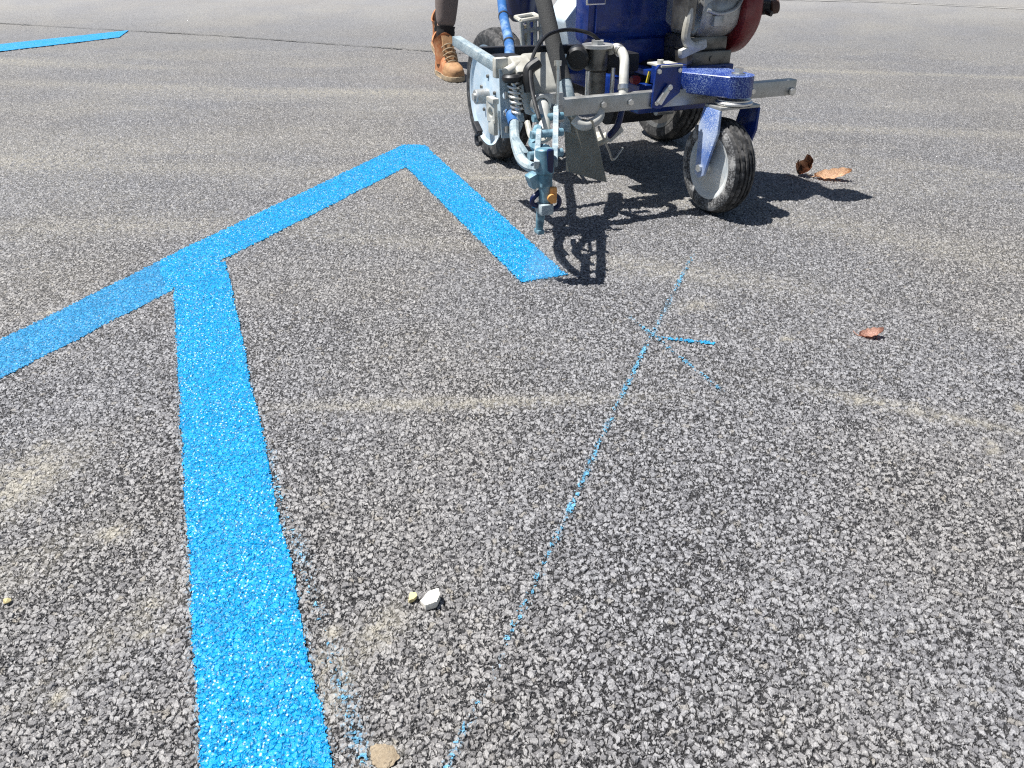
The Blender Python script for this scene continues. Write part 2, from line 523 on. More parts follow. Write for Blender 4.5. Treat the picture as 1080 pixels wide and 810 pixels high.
# dusty patches (x, y, length, width, angle, strength) and overspray strokes
DUST = [(-0.10, 1.105, .30, .022, 3, .8), (-0.719, 0.885, .10, .06, 70, 1.1), (-0.534, 0.779, .022, .018, 0, 1.4), (0.0, 2.464, .35, .03, 2, .8),
        (0.396, 1.495, .05, .03, 20, .7), (0.656, 1.09, .16, .02, -25, .7), (-0.153, 0.614, .05, .025, 60, .8), (-0.127, 0.455, .02, .018, 0, 0.9),
        (-2.112, 4.109, 1.2, .10, -8, .5), (-1.046, 1.986, .8, .09, 4, .45), (-1.4, 2.6, 1.2, .10, -6, .5), (1.6, 3.1, 1.3, .08, -9, .5),
        (1.9, 2.3, .8, .07, -30, .4), (0.35, 1.7, .35, .07, -20, .5), (-0.6, 3.9, 1.6, .12, -5, .45), (2.4, 4.4, 2.0, .07, -12, .6),
        (-0.19, 0.52, .10, .015, 75, .6), (0.75, 1.05, .10, .012, -25, .8), (-0.45, 0.62, .12, .03, 60, .35), (-0.62, .72, .1, .05, 50, .35),
        (1.2, 1.7, .5, .05, -40, .35), (0.8, 2.05, .6, .10, -35, .4), (-0.35, 1.9, .5, .05, -12, .35), (-3.0, 4.9, 1.4, .12, -14, .5),
        (-0.717, 0.885, 0.012, 0.008, 0, 1.15), (-0.531, 0.779, 0.016, 0.011, 37, 1.15), (-0.434, 0.650, 0.020, 0.014, 74, 1.15), (-0.415, 0.610, 0.024, 0.008, 21, 1.15), (-0.207, 0.610, 0.012, 0.011, 58, 1.15), (-0.156, 0.618, 0.016, 0.014, 5, 1.15), (-0.175, 0.580, 0.020, 0.008, 42, 1.15), (-0.209, 0.565, 0.024, 0.011, 79, 1.15), (-0.735, 0.980, 0.012, 0.014, 26, 1.15), (0.856, 1.090, 0.016, 0.008, 63, 1.15), (0.630, 1.105, 0.020, 0.011, 10, 1.15), (0.593, 1.114, 0.024, 0.014, 47, 1.15), (0.410, 1.495, 0.012, 0.008, 84, 1.15), (0.540, 1.338, 0.016, 0.011, 31, 1.15), (0.747, 0.975, 0.020, 0.014, 68, 1.15), (-0.975, 1.458, 0.024, 0.008, 15, 1.15), (-0.481, 0.525, 0.012, 0.011, 52, 1.15)]
STROKE = [((0.457, 1.812), (0.318, 1.458), .010, .54), ((0.318, 1.458), (0.154, 1.033), .010, .54), ((0.154, 1.033), (0.017, 0.65), .0095, .50),
          ((0.017, 0.65), (-0.064, 0.445), .009, .50), ((0.246, 1.435), (0.365, 1.145), .010, .62), ((0.284, 1.342), (0.387, 1.318), .011, .55),
          ((-0.424, 1.061), (-0.212, 0.607), .018, .44), ((-0.212, 0.607), (-0.142, 0.445), .018, .46), ((1.05, 3.391), (1.30, 3.26), .05, .30),
          ((-0.30, 2.83), (-0.24, 2.76), .03, .30), ((-0.46, 2.90), (-0.30, 2.885), .02, .30)]

xf, yf = GX.ravel(), GY.ravel()
dust = np.zeros_like(xf)
for (x, y, a, b, ang, s) in DUST:
    ca, sa = math.cos(R(ang)), math.sin(R(ang))
    u = ((xf - x) * ca + (yf - y) * sa) / a
    v = (-(xf - x) * sa + (yf - y) * ca) / b
    q = np.exp(-(u * u + v * v) * 1.2)
    dust = np.maximum(dust, s * q)
near = np.abs(yf) < 60
lowf = np.zeros_like(xf)
lowf[near] = fbm(xf[near] * 1.7 + 40, yf[near] * 3.1 + 40, 4)
st = np.zeros_like(xf)
st[near] = fbm(xf[near] * 1.2 + yf[near] * 0.3 + 9, yf[near] * 7.0 + 80, 4)
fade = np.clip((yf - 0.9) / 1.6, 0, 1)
dust = dust + fade * 0.10 + np.clip((yf - 1.5) / 5, 0, 1) * 0.06 + fade * np.clip((lowf - 0.44) * 1.3, 0, 0.30) + fade * np.clip((st - 0.57) * 1.2, 0, 0.15)  # even far terms put the paler grazing view into the colour; noise is dust
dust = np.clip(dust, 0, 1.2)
spray = np.zeros_like(xf)
for a, b, wd, s in STROKE:
    d = seg_dist(xf, yf, a, b)
    al = (xf * (b[0] - a[0]) + yf * (b[1] - a[1])) / math.hypot(b[0] - a[0], b[1] - a[1])
    brk = np.clip(0.55 + 1.5 * (fbm(al * 16, al * 0 + a[0] * 50, 3) - 0.42), 0.55, 1.0)
    spray = np.maximum(spray, s * brk * np.exp(-(d / wd) ** 2))
for P, s in ((LONG, .42), (LINE, .36), (ARM, .46), (THIN, .32)):
    d = np.maximum(poly_sd(xf, yf, P), 0)
    spray = np.maximum(spray, s * np.exp(-d / .011))
relief = np.where(np.abs(xf) < half.repeat(NX) * 1.2, np.clip((10.0 - yf) / 5.0, 0.25, 1), 0.25)
relief[yf < 0.25] = 0.2
pits = np.clip(1.25 - yf / 4.6, 0.34, 1.0)     # darkening painted in the gaps weakens far off, where grazing views hide them

def raw_mesh(name, co, quads, mat, attrs, parent=None):
    me = bpy.data.meshes.new(name)
    me.vertices.add(len(co))
    me.vertices.foreach_set('co', co.astype(np.float32).ravel())
    nf = len(quads)
    me.loops.add(nf * 4)
    me.loops.foreach_set('vertex_index', quads.astype(np.int32).ravel())
    me.polygons.add(nf)
    me.polygons.foreach_set('loop_start', np.arange(0, nf * 4, 4, dtype=np.int32))
    me.polygons.foreach_set('use_smooth', np.ones(nf, bool))
    me.update(calc_edges=True)
    for k, v in attrs.items():
        at = me.attributes.new(k, 'FLOAT', 'POINT')
        at.data.foreach_set('value', v.astype(np.float32))
    me.materials.append(mat)
    o = bpy.data.objects.new(name, me)
    col.objects.link(o)
    return o

idx = np.arange(NY * NX).reshape(NY, NX)
quads = np.stack([idx[:-1, :-1], idx[:-1, 1:], idx[1:, 1:], idx[1:, :-1]], -1).reshape(-1, 4)
gco = np.stack([xf, yf, np.zeros_like(xf)], 1)
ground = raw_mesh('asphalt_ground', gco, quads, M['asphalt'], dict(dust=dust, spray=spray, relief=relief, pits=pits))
tag(ground, 'grey coarse asphalt of the parking area with tan dust streaks', kind='structure')
qc = gco[quads].mean(1)

def painted(name, mask, z, mat, label, cat, group=None):
    q = quads[mask]
    u, inv = np.unique(q.ravel(), return_inverse=True)
    co = gco[u].copy()
    co[:, 2] = z
    o = raw_mesh(name, co, inv.reshape(-1, 4), mat, dict(relief=relief[u]))
    return tag(o, label, cat, group)

qx, qy = qc[:, 0], qc[:, 1]
win = (np.abs(qx) < 2) & (qy > 0.25) & (qy < 3.2)
edge = np.full(len(qx), 1.0)
edge[win] = (fbm(qx[win] * 14, qy[win] * 14, 3) - 0.5) * 0.008 + (fbm(qx[win] * 130, qy[win] * 130, 3) - 0.5) * 0.0048 + (vnoise(qx[win] * 420, qy[win] * 420) - 0.5) * 0.004
def band(P, extra=0.0):
    m = np.zeros(len(qx), bool)
    s = poly_sd(qx[win], qy[win], P) + edge[win] + extra
    m[win] = s < 0
    return m
def stray(P, wd, p):
    m = np.zeros(len(qx), bool)
    return m
GR = 'fresh blue parking lines'
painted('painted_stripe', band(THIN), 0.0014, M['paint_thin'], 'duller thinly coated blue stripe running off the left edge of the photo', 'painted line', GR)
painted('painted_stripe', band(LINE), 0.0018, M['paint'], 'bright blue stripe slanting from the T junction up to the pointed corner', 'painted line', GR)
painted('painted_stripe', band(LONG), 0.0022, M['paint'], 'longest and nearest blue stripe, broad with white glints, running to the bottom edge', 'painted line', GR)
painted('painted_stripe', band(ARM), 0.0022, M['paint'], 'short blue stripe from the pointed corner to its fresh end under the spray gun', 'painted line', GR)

def dashes(a, b, wd, keep):
    m = np.zeros(len(qx), bool)
    d = seg_dist(qx[win], qy[win], a, b)
    al = ((qx[win] - a[0]) * (b[0] - a[0]) + (qy[win] - a[1]) * (b[1] - a[1]))
    L = math.hypot(b[0] - a[0], b[1] - a[1])
    brk = fbm(al / L * 14, al * 0 + 3.3, 3)
    spk = fbm(qx[win] * 240, qy[win] * 240, 2)
    m[win] = (d < wd * (0.6 + 0.5 * brk)) & (spk < keep + 0.02 + (brk - 0.5) * 0.45 - 0.12 * (d / wd))
    return m
g1 = dashes((0.457, 1.812), (0.28, 1.362), .0055, .36) | dashes((0.28, 1.362), (0.154, 1.033), .0055, .42) | dashes((0.154, 1.033), (0.079, .822), .005, .42) | dashes((0.079, .822), (-0.064, .445), .0045, .34)
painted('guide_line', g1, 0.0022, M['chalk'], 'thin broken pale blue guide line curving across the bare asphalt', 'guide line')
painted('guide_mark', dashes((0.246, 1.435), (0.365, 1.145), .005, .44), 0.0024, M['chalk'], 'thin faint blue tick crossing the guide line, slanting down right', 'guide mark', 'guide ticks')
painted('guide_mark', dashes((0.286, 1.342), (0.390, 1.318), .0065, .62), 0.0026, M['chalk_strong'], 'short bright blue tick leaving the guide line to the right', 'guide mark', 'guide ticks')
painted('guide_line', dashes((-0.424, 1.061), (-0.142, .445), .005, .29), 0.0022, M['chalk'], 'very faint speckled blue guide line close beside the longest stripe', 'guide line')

# far stripe: a sheet above the coarse far ground
def sheet(name, pts, z, mat, label, cat, n=60, group=None, kind=None):
    (a, b), (c, d) = pts                 # near edge a->b, far edge c->d
    co, q = [], []
    for i in range(n + 1):
        t = i / n
        for j in range(5):
            s = j / 4
            x = (a[0] * (1 - t) + b[0] * t) * (1 - s) + (c[0] * (1 - t) + d[0] * t) * s
            y = (a[1] * (1 - t) + b[1] * t) * (1 - s) + (c[1] * (1 - t) + d[1] * t) * s
            jx = (random.random() - .5) * (0.012 if j in (0, 4) else 0)
            co.append((x, y + jx, z))
    for i in range(n):
        for j in range(4):
            k = i * 5 + j
            q.append((k, k + 5, k + 6, k + 1))
    co = np.array(co)
    o = raw_mesh(name, co, np.array(q), mat, dict(relief=np.full(len(co), 0.12)))
    return tag(o, label, cat, group, kind)
sheet('painted_stripe', (((-3.62, 4.72), (-2.816, 5.996)), ((-3.90, 4.98), (-2.93, 6.42))), 0.005, M['paint'], 'far blue stripe at the upper left edge, separate from the others', 'painted line', group=GR)


# pavement seams far off: dark irregular lines with a pale dusty lip
def ribbon(name, pts, wd, z, mat, label, jit=0.01):
    co, q = [], []
    P = []
    for a, b in zip(pts, pts[1:]):
        for i in range(24):
            t = i / 24
            P.append((a[0] * (1 - t) + b[0] * t, a[1] * (1 - t) + b[1] * t))
    P.append(pts[-1])
    for i, (x, y) in enumerate(P):
        ww = wd * (0.35 + 1.1 * random.random())
        y += (random.random() - .5) * jit
        co += [(x, y - ww / 2, z), (x, y + ww / 2, z)]
    for i in range(len(P) - 1):
        k = 2 * i
        q.append((k, k + 2, k + 3, k + 1))
    co = np.array(co)
    o = raw_mesh(name, co, np.array(q), mat, dict(relief=np.zeros(len(co))))
    return tag(o, label, None, None, 'structure')
M['seam'] = mat_simple('dark_open_seam', (0.06, 0.06, 0.058), (0.12, 0.115, 0.105), 0.9, scale=3)
M['lip'] = mat_simple('pale_dusty_lip', (0.34, 0.33, 0.31), (0.28, 0.27, 0.25), 0.9, scale=3)
ribbon('pavement_seam', [(-6.5, 8.15), (-4.197, 6.912), (-2.144, 6.104), (-0.484, 5.283), (0.551, 4.782)], 0.022, 0.006, M['seam'], 'dark seam crossing the asphalt behind the boot')
ribbon('pavement_seam', [(1.4, 9.65), (2.653, 9.24), (3.835, 8.86), (4.897, 8.134), (6.5, 7.2)], 0.05, 0.007, M['lip'], 'pale seam line at the far upper right')
ribbon('pavement_seam', [(1.4, 9.78), (2.653, 9.37), (3.835, 8.99), (4.897, 8.26), (6.5, 7.3)], 0.035, 0.006, M['seam'], 'dark seam line at the far upper right')

# ------------------------------------------------------------------ small litter on the asphalt
def leaf(name, loc, L, W, rz, curl, cup, mat, label, seed, tilt=(0, 0)):
    rd = random.Random(seed)
    n, m = 22, 10
    bm = bmesh.new()
    rows = []
    for i in range(n + 1):
        t = i / n
        lobes = 0.80 + 0.20 * math.sin(t * 9.0 + seed) * math.sin(t * 17.0 + 2 * seed)
        wd = W * (math.sin(math.pi * min(1, t * 1.02 + 0.01)) ** 0.7) * lobes + 0.0008
        row = []
        for j in range(m + 1):
            s = (j / m - 0.5) * 2
            ang = (t - 0.4) * curl
            x = (math.sin(ang) / curl if abs(curl) > .01 else (t - .4)) * L
            z = ((1 - math.cos(ang)) / curl if abs(curl) > .01 else 0) * L
            z += cup * W * s * s + rd.uniform(-1, 1) * 0.0006 + 0.05 * L * math.sin(t * 5 + seed) * s * 0.5 - 0.0025 * (1 - abs(s)) ** 6
            row.append(bm.verts.new((x, s * wd * 0.5 + rd.uniform(-1, 1) * 0.0008, z)))
        rows.append(row)
    for i in range(n):
        for j in range(m):
            bm.faces.new((rows[i][j], rows[i + 1][j], rows[i + 1][j + 1], rows[i][j + 1]))
    r = bmesh.ops.solidify(bm, geom=bm.faces[:], thickness=0.0004)
    b = MB()
    b.bm.free()
    b.bm = bm
    b.tube([(-0.4 * L, 0, 0.002), (-0.52 * L, 0.002, 0.006), (-0.62 * L, 0.006, 0.012)], 0.0011, 6, 4)
    zmin = min(v.co.z for v in bm.verts)
    o = b.build(name, mat, None, 60)
    o.location = loc
    o.rotation_euler = (tilt[0], tilt[1], rz)
    return tag(o, label, 'leaf')
M['leaf_dark'] = mat_simple('dark_dry_leaf', (0.11, 0.045, 0.025), (0.36, 0.19, 0.11), 0.6, scale=60)
M['leaf_tan'] = mat_simple('tan_dry_leaf', (0.66, 0.40, 0.24), (0.80, 0.56, 0.36), 0.65, scale=50, grime=(0.34, 0.14, 0.06), gfac=0.4, gscale=70)
M['leaf_pink'] = mat_simple('pinkish_dry_leaf', (0.62, 0.36, 0.28), (0.72, 0.46, 0.36), 0.65, scale=60, grime=(0.26, 0.10, 0.06), gfac=0.5, gscale=80)
leaf('dry_leaf', (0.938, 2.486, 0.006), 0.098, 0.056, R(25), 4.6, 0.5, M['leaf_dark'], 'dark brown curled up leaf standing at the edge of the machine shadow', 3, (R(12), R(-8)))
leaf('dry_leaf', (1.012, 2.440, 0.010), 0.112, 0.062, R(-20), 0.7, 0.15, M['leaf_tan'], 'flat orange tan leaf lying right of the curled dark one', 5, (R(20), R(-10)))
leaf('dry_leaf', (0.706, 1.350, 0.003), 0.046, 0.034, R(-8), 0.9, 0.2, M['leaf_pink'], 'small lone pinkish leaf on the open asphalt at right', 8, (R(8), R(-14)))

def pebble(name, loc, d, mat, label, seed, cat='stone'):
    rd = np.random.default_rng(seed)
    bm = bmesh.new()
    bmesh.ops.create_icosphere(bm, subdivisions=4, radius=1.0)
    pl = [(Vector(rd.normal(size=3)).normalized(), rd.uniform(.55, .85)) for _ in range(10)]
    for v in bm.verts:
        for n_, h_ in pl:
            e = v.co.dot(n_) - h_
            if e > 0:
                v.co -= n_ * e
        v.co *= 1 + (0.02 if cat == 'stone' else 0.06) * math.sin(v.co.x * 17 + v.co.y * 11 + v.co.z * 9) + (0 if cat == 'stone' else random.uniform(-.05, .05))
        v.co = Vector((v.co.x * d[0] / 2, v.co.y * d[1] / 2, v.co.z * d[2] / 2))
    b = MB(); b.bm.free(); b.bm = bm
    o = b.build(name, mat, None, 25)
    o.location = loc
    o.rotation_euler = (0, 0, rd.uniform(0, 6))
    return tag(o, label, cat)
M['chalkstone'] = mat_simple('white_limestone', (0.66, 0.63, 0.55), (0.76, 0.73, 0.66), 0.8, scale=200, bump=0.3)
M['yellowstone'] = mat_simple('yellow_stone', (0.50, 0.42, 0.20), (0.62, 0.52, 0.28), 0.8, scale=200, bump=0.3)
M['tanstone'] = mat_simple('sandy_lump', (0.24, 0.185, 0.12), (0.36, 0.29, 0.20), 0.95, scale=260, grime=(0.15, 0.12, 0.09), gfac=0.6, gscale=300, bump=1.0)
def chip(name, loc, pts, th, mat, label, tilt):
    b = MB().prism([(x, y, 0) for x, y in pts], (0.001, 0.001, th), 0.0016)
    for v in b.bm.verts:
        v.co.z += 0.25 * v.co.x + random.uniform(-1, 1) * 0.0004
    o = b.build(name, mat, None, 20)
    o.location = loc
    o.rotation_euler = tilt
    return tag(o, label, 'stone')
chip('pebble', (-0.098, 0.656, 0.005), [(-0.0125, -0.002), (-0.005, -0.011), (0.009, -0.009), (0.0125, 0.001), (0.010, 0.011), (-0.003, 0.010)], 0.010, M['chalkstone'], 'white angular pebble in the near middle, larger of two pale stones', (0.10, -0.08, 0))
chip('pebble', (-0.1195, 0.660, 0.004), [(-0.005, 0.006), (-0.0045, -0.006), (0.001, -0.004), (0.005, 0.000), (0.003, 0.006)], 0.006, M['yellowstone'], 'tiny yellowish stone chip just left of the white pebble', (0.1, 0.1, 0))
pebble('sand_lump', (-0.127, 0.457, 0.002), (0.034, 0.032, 0.007), M['tanstone'], 'round tan lump of sand at the bottom edge beside the long stripe', 12, 'lump')
pebble('pebble', (-0.606, 0.656, 0.004), (0.011, 0.008, 0.006), M['yellowstone'], 'pale yellow stone chip at the left edge of the photo', 15)

# ------------------------------------------------------------------ the line marking machine
MH = math.atan2(-0.59, 0.2525)
root = empty('line_marking_machine', (0.2625, 2.845, 0), MH)
tag(root, 'blue walk behind line painting machine with silver front bar, engine and single front caster', 'line marker')

# --- rear wheels
def make_rear_wheel(side):
    y0 = 0.335 * side
    r0 = 0.207
    tp = [(0.150, -0.040), (0.168, -0.046), (0.188, -0.045), (0.198, -0.038), (0.204, -0.026), (0.199, -0.024), (0.199, -0.019), (0.2065, -0.016), (0.2075, -0.004), (0.201, -0.003),
          (0.201, 0.003), (0.2075, 0.004), (0.2065, 0.016), (0.199, 0.019), (0.199, 0.024), (0.204, 0.026), (0.198, 0.038), (0.188, 0.045), (0.168, 0.046), (0.150, 0.040)]
    tyr = MB().lathe(tp, (0, y0, r0), 'y', 120, lambda i, j, a: (-0.004 if (i + (2 if j < 10 else 0)) % 4 == 0 else 0) if 4 <= j <= 15 else 0)
    tyre = tyr.build('tyre', M['tread'], None, 25)
    tyre.parent = root
    rp = [(0.151, -0.041), (0.158, -0.044), (0.157, -0.043), (0.150, -0.040), (0.144, -0.036), (0.075, -0.034), (0.055, -0.036), (0.040, -0.040), (0.012, -0.040),
          (0.012, 0.040), (0.040, 0.040), (0.055, 0.036), (0.075, 0.034), (0.144, 0.036), (0.150, 0.040), (0.157, 0.043), (0.158, 0.044), (0.151, 0.041), (0.149, 0.02), (0.149, -0.02)]
    rim = MB().lathe(rp, (0, y0, r0), 'y', 72).build('rim', M['rim_blue'] if side < 0 else M['steel'], tyre)  # left rim gets dull steel: shade on its inner side put into colour
    hb = MB().cyl((0, y0 - side * 0.02, r0), (0, y0 + side * 0.085, r0), 0.024, seg=24, bev=0.003)
    hb.cyl((0, y0 + side * 0.085, r0), (0, y0 + side * 0.092, r0), 0.012, seg=16)
    hub = hb.build('hub', M['alu'], tyre)
    for q in range(5):
        a = 2 * math.pi * q / 5 + 0.3
        MB().cyl((math.cos(a) * 0.062, y0 + side * 0.030, r0 + math.sin(a) * 0.062), (math.cos(a) * 0.062, y0 + side * 0.042, r0 + math.sin(a) * 0.062), 0.006, seg=6).build('bolt', M['steel'], tyre)
    tyre.name = 'wheel'
    return tyre
for sd in (-1, 1):
    make_rear_wheel(sd)
MB().cyl((0, -0.30, 0.207), (0, 0.30, 0.207), 0.014).build('axle', M['steel'], root)

# --- caster
CF, CZ, CR = 0.778, 0.127, 0.127
tp = [(0.080, -0.026), (0.096, -0.034), (0.110, -0.035), (0.119, -0.031), (0.124, -0.023), (0.1195, -0.021), (0.1195, -0.018), (0.1265, -0.015), (0.1275, -0.009), (0.122, -0.008), (0.122, -0.005), (0.128, -0.003),
      (0.128, 0.003), (0.122, 0.005), (0.122, 0.008), (0.1275, 0.009), (0.1265, 0.015), (0.1195, 0.018), (0.1195, 0.021), (0.124, 0.023), (0.119, 0.031), (0.110, 0.035), (0.096, 0.034), (0.080, 0.026)]
cw = MB().lathe([(r, l) for r, l in tp], (CF, 0, CZ), 'y', 110, lambda i, j, a: (-0.0025 if (i + (2 if j < 12 else 0)) % 4 == 0 else 0) if (4 <= j <= 8 or 15 <= j <= 19) else 0)
cwo = cw.build('caster_wheel', M['tread'], root, 25)
sw = MB().lathe([(0.086, -0.0305), (0.096, -0.0355), (0.110, -0.0365), (0.1185, -0.0325), (0.1185, -0.030), (0.110, -0.033), (0.096, -0.032), (0.086, -0.027)], (CF, 0, CZ), 'y', 90)
sw.lathe([(0.086, 0.0305), (0.096, 0.0355), (0.110, 0.0365), (0.1185, 0.0325), (0.1185, 0.030), (0.110, 0.033), (0.096, 0.032), (0.086, 0.027)], (CF, 0, CZ), 'y', 90)
sw.build('sidewall', M['dusty_rubber'], cwo, 40)
MB().lathe([(0.081, -0.027), (0.088, -0.031), (0.086, -0.031), (0.078, -0.029), (0.070, -0.024), (0.040, -0.026), (0.030, -0.032), (0.010, -0.032),
            (0.010, 0.032), (0.030, 0.032), (0.040, 0.026), (0.070, 0.024), (0.078, 0.029), (0.086, 0.031), (0.088, 0.031), (0.081, 0.027)], (CF, 0, CZ), 'y', 64).build('rim', M['white'], cwo)
MB().cyl((CF, -0.066, CZ), (CF, 0.066, CZ), 0.011, seg=6).cyl((CF, -0.045, CZ), (CF, 0.045, CZ), 0.017, seg=20).build('axle_bolt', M['bright'], cwo)

def fork_leg(s, m):
    y = 0.020 + 0.062 * s
    lean = -0.015 if s < 0 else -0.022
    prof = [(0.815, 0.282), (0.745, 0.282), (0.735, 0.235), (0.755, 0.150), (0.758, 0.110), (0.778, 0.100), (0.800, 0.112), (0.805, 0.150), (0.822, 0.225)]
    return MB().prism([(x, y + lean * max(0.0, 0.262 - z) / 0.15, z) for x, z in prof], (0, 0.008, 0), 0.002).build('fork_leg', m, root)
fork_leg(-1, M['blue_pale'])
fork_leg(1, M['blue'])
MB().box((0.780, 0.020, 0.286), (0.070, 0.128, 0.008), bev=0.002).build('fork_crown', M['galv'], root)
MB().lathe([(0.0, 0.289), (0.046, 0.289), (0.050, 0.293), (0.050, 0.297), (0.044, 0.301), (0.044, 0.304), (0.0, 0.304)], (0.785, 0.018, 0), 'z', 40, close=False).build('bearing_washer', M['bright'], root)
# head arm: box from the frame to a rounded head over the caster
hp = [(0.640, 0.061), (0.640, -0.108), (0.672, -0.108)]
for q in range(0, 17):
    a = R(-57.5) + R(147.5) * q / 16
    hp.append((0.785 + 0.045 * math.cos(a), 0.016 + 0.045 * math.sin(a)))
MB().prism([(x, y, 0.338) for x, y in hp], (0, 0, 0.052), 0.005).build('caster_arm', M['blue_dusty'], root, label='speckled blue caster arm')
MB().lathe([(0, 0.3655), (0.018, 0.3645), (0.018, 0.368), (0.0, 0.368)], (0.79, 0.016, 0), 'z', 28, close=False).cyl((0.79, 0.016, 0.368), (0.79, 0.016, 0.381), 0.013, seg=6).build('caster_bolt', M['bright'], root)

# --- frame
fb = MB().prism([(0.716, y, z) for y, z in [(-0.194, 0.284), (-0.190, 0.380), (-0.182, 0.390), (-0.1095, 0.390), (-0.1095, 0.318), (-0.165, 0.280)]], (0.010, 0, 0), 0.003)
fb.box((0.655, -0.118, 0.352), (0.111, 0.020, 0.056), bev=0.003)
fb.build('front_bracket', M['blue'], root)
MB().box((0.690, -0.145, 0.3855), (0.070, 0.066, 0.005), bev=0.001).cyl((0.69, -0.160, 0.388), (0.69, -0.160, 0.397), 0.009, seg=6).build('bracket_cap', M['cream'], root)
MB().box((0.730, -0.168, 0.314), (0.012, 0.016, 0.045), Matrix.Rotation(-0.6, 3, 'X'), 0.004).cyl((0.724, -0.152, 0.335), (0.738, -0.152, 0.335), 0.008, seg=10, bev=0.002).build('lever_catch', M['bright'], root)
for s in (-1, 1):
    MB().box((0.26, 0.12 * s, 0.285), (0.62, 0.045, 0.055), bev=0.004).build('frame_rail', M['blue'], root)
MB().box((0.23, 0.02, 0.340), (0.64, 0.25, 0.016), bev=0.003).build('deck_plate', M['blue'], root)
MB().box((0.580, 0.045, 0.346), (0.06, 0.19, 0.028), bev=0.003).cyl((0.612, 0.105, 0.345), (0.622, 0.105, 0.345), 0.011, seg=6).build('front_lip', M['blue'], root)
MB().box((0.56, 0.0, 0.262), (0.05, 0.30, 0.045), bev=0.004).build('cross_member', M['blue'], root)
MB().box((0.25, 0.02, 0.235), (0.45, 0.22, 0.05), bev=0.01).cyl((0.30, -0.09, 0.20), (0.30, 0.10, 0.20), 0.05, seg=24).build('drive_housing', M['dark'], root)
MB().cyl((0.545, -0.065, 0.236), (0.545, -0.010, 0.236), 0.014, seg=12).build('cross_pin', M['galv'], root)
for s in (-1, 1):
    MB().prism([(0.06, 0.285 * s, 0.30), (-0.06, 0.285 * s, 0.30), (-0.03, 0.285 * s, 0.18), (0.03, 0.285 * s, 0.18)], (0, 0.008, 0), 0.002).beam((0.0, 0.12 * s, 0.29), (0.0, 0.285 * s, 0.29), 0.05, 0.03).build('axle_bracket', M['blue'], root)

# --- front bar
MB().box((0.695, -0.11, 0.302), (0.030, 0.80, 0.042), bev=0.003).build('front_bar', M['galv'], root, label='silver square front bar')
MB().cyl((0.711, 0.275, 0.292), (0.719, 0.275, 0.292), 0.011, seg=6, bev=0.001).build('bar_bolt', M['bright'], root)
MB().box((0.70, -0.475, 0.300), (0.046, 0.050, 0.060), bev=0.006).cyl((0.725, -0.475, 0.300), (0.735, -0.475, 0.300), 0.012, seg=6).build('bar_end_clamp', M['alu'], root)

for y_ in (-0.335, -0.255, 0.135):
    MB().cyl((0.711, y_, 0.302), (0.718, y_, 0.302), 0.0085, seg=6, bev=0.001).build('bar_bolt', M['bright'], root)
for y_, z_ in ((-0.182, 0.374), (-0.120, 0.374), (-0.182, 0.296)):
    MB().cyl((0.721, y_, z_), (0.727, y_, z_), 0.0065, seg=6, bev=0.001).build('bracket_bolt', M['bright'], root)
for a_, b_ in (((0.600, -0.2335, 0.4135), (0.609, -0.2340, 0.411)), ((0.676, -0.258, 0.340), (0.680, -0.260, 0.329))):
    MB().cyl(a_, b_, 0.0148, seg=24).build('hose_clip', M['bright'], root)
for t_ in ((0.30, -0.440, 0.478), (0.48, -0.500, 0.432)):
    MB().cyl(t_, (t_[0] + 0.008, t_[1] - 0.003, t_[2] - 0.003), 0.0150, seg=20).build('cable_tie', M['black'], root)

# --- engine
ENG = set(root.children)
eb = MB().box((0.36, 0.21, 0.362), (0.17, 0.155, 0.040), bev=0.004)
eb.cyl((0.445, 0.21, 0.360), (0.449, 0.21, 0.360), 0.009, seg=8)
eb.box((0.35, 0.205, 0.402), (0.15, 0.15, 0.040), bev=0.006)
eng = eb.build('engine_mount', M['steel'], root)
cr = MB().prism([(x, 0.225, z) for x, z in [(0.23, 0.42), (0.41, 0.42), (0.445, 0.455), (0.455, 0.52), (0.43, 0.60), (0.36, 0.66), (0.25, 0.66), (0.21, 0.58)]], (0, 0.155, 0), 0.018)
cr.cyl((0.33, 0.12, 0.53), (0.33, 0.16, 0.53), 0.09, seg=32, bev=0.008)
cr.lathe([(0, 0.150), (0.062, 0.152), (0.074, 0.165), (0.078, 0.20), (0.078, 0.26), (0.070, 0.29), (0, 0.295)], (0.385, 0, 0.490), 'y', 40, close=False)
for q in range(3):
    cr.box((0.45, 0.225, 0.540 + q * 0.024), (0.05, 0.14, 0.007), bev=0.002)
cr.tube([(0.46, 0.16, 0.50), (0.475, 0.20, 0.49), (0.47, 0.26, 0.50), (0.45, 0.30, 0.53)], 0.006)
cr.box((0.465, 0.20, 0.470), (0.02, 0.04, 0.03), bev=0.006)
cr.build('crankcase', M['alu'], root)
cy = MB()
for q in range(9):
    cy.box((0.40 + 0.011 * q, 0.22, 0.59 + 0.008 * q), (0.005, 0.15, 0.14), Matrix.Rotation(-0.45, 3, 'Y'), 0.002)
cy.cyl((0.37, 0.22, 0.57), (0.50, 0.22, 0.66), 0.05, seg=24)
cy.build('cylinder_fins', M['alu'], root)
fan = MB().lathe([(0.0, 0.30), (0.120, 0.30), (0.134, 0.306), (0.138, 0.320), (0.132, 0.365), (0.116, 0.385), (0.090, 0.392), (0.0, 0.394)], (0.335, 0, 0.492), 'y', 56, close=False)
fan.build('fan_cover', M['red'], root)
MB().box((0.425, 0.345, 0.415), (0.016, 0.012, 0.020), Matrix.Rotation(0.6, 3, 'X'), 0.003).box((0.437, 0.335, 0.43), (0.008, 0.008, 0.03), bev=0.002).build('fan_screw', M['alu'], root)
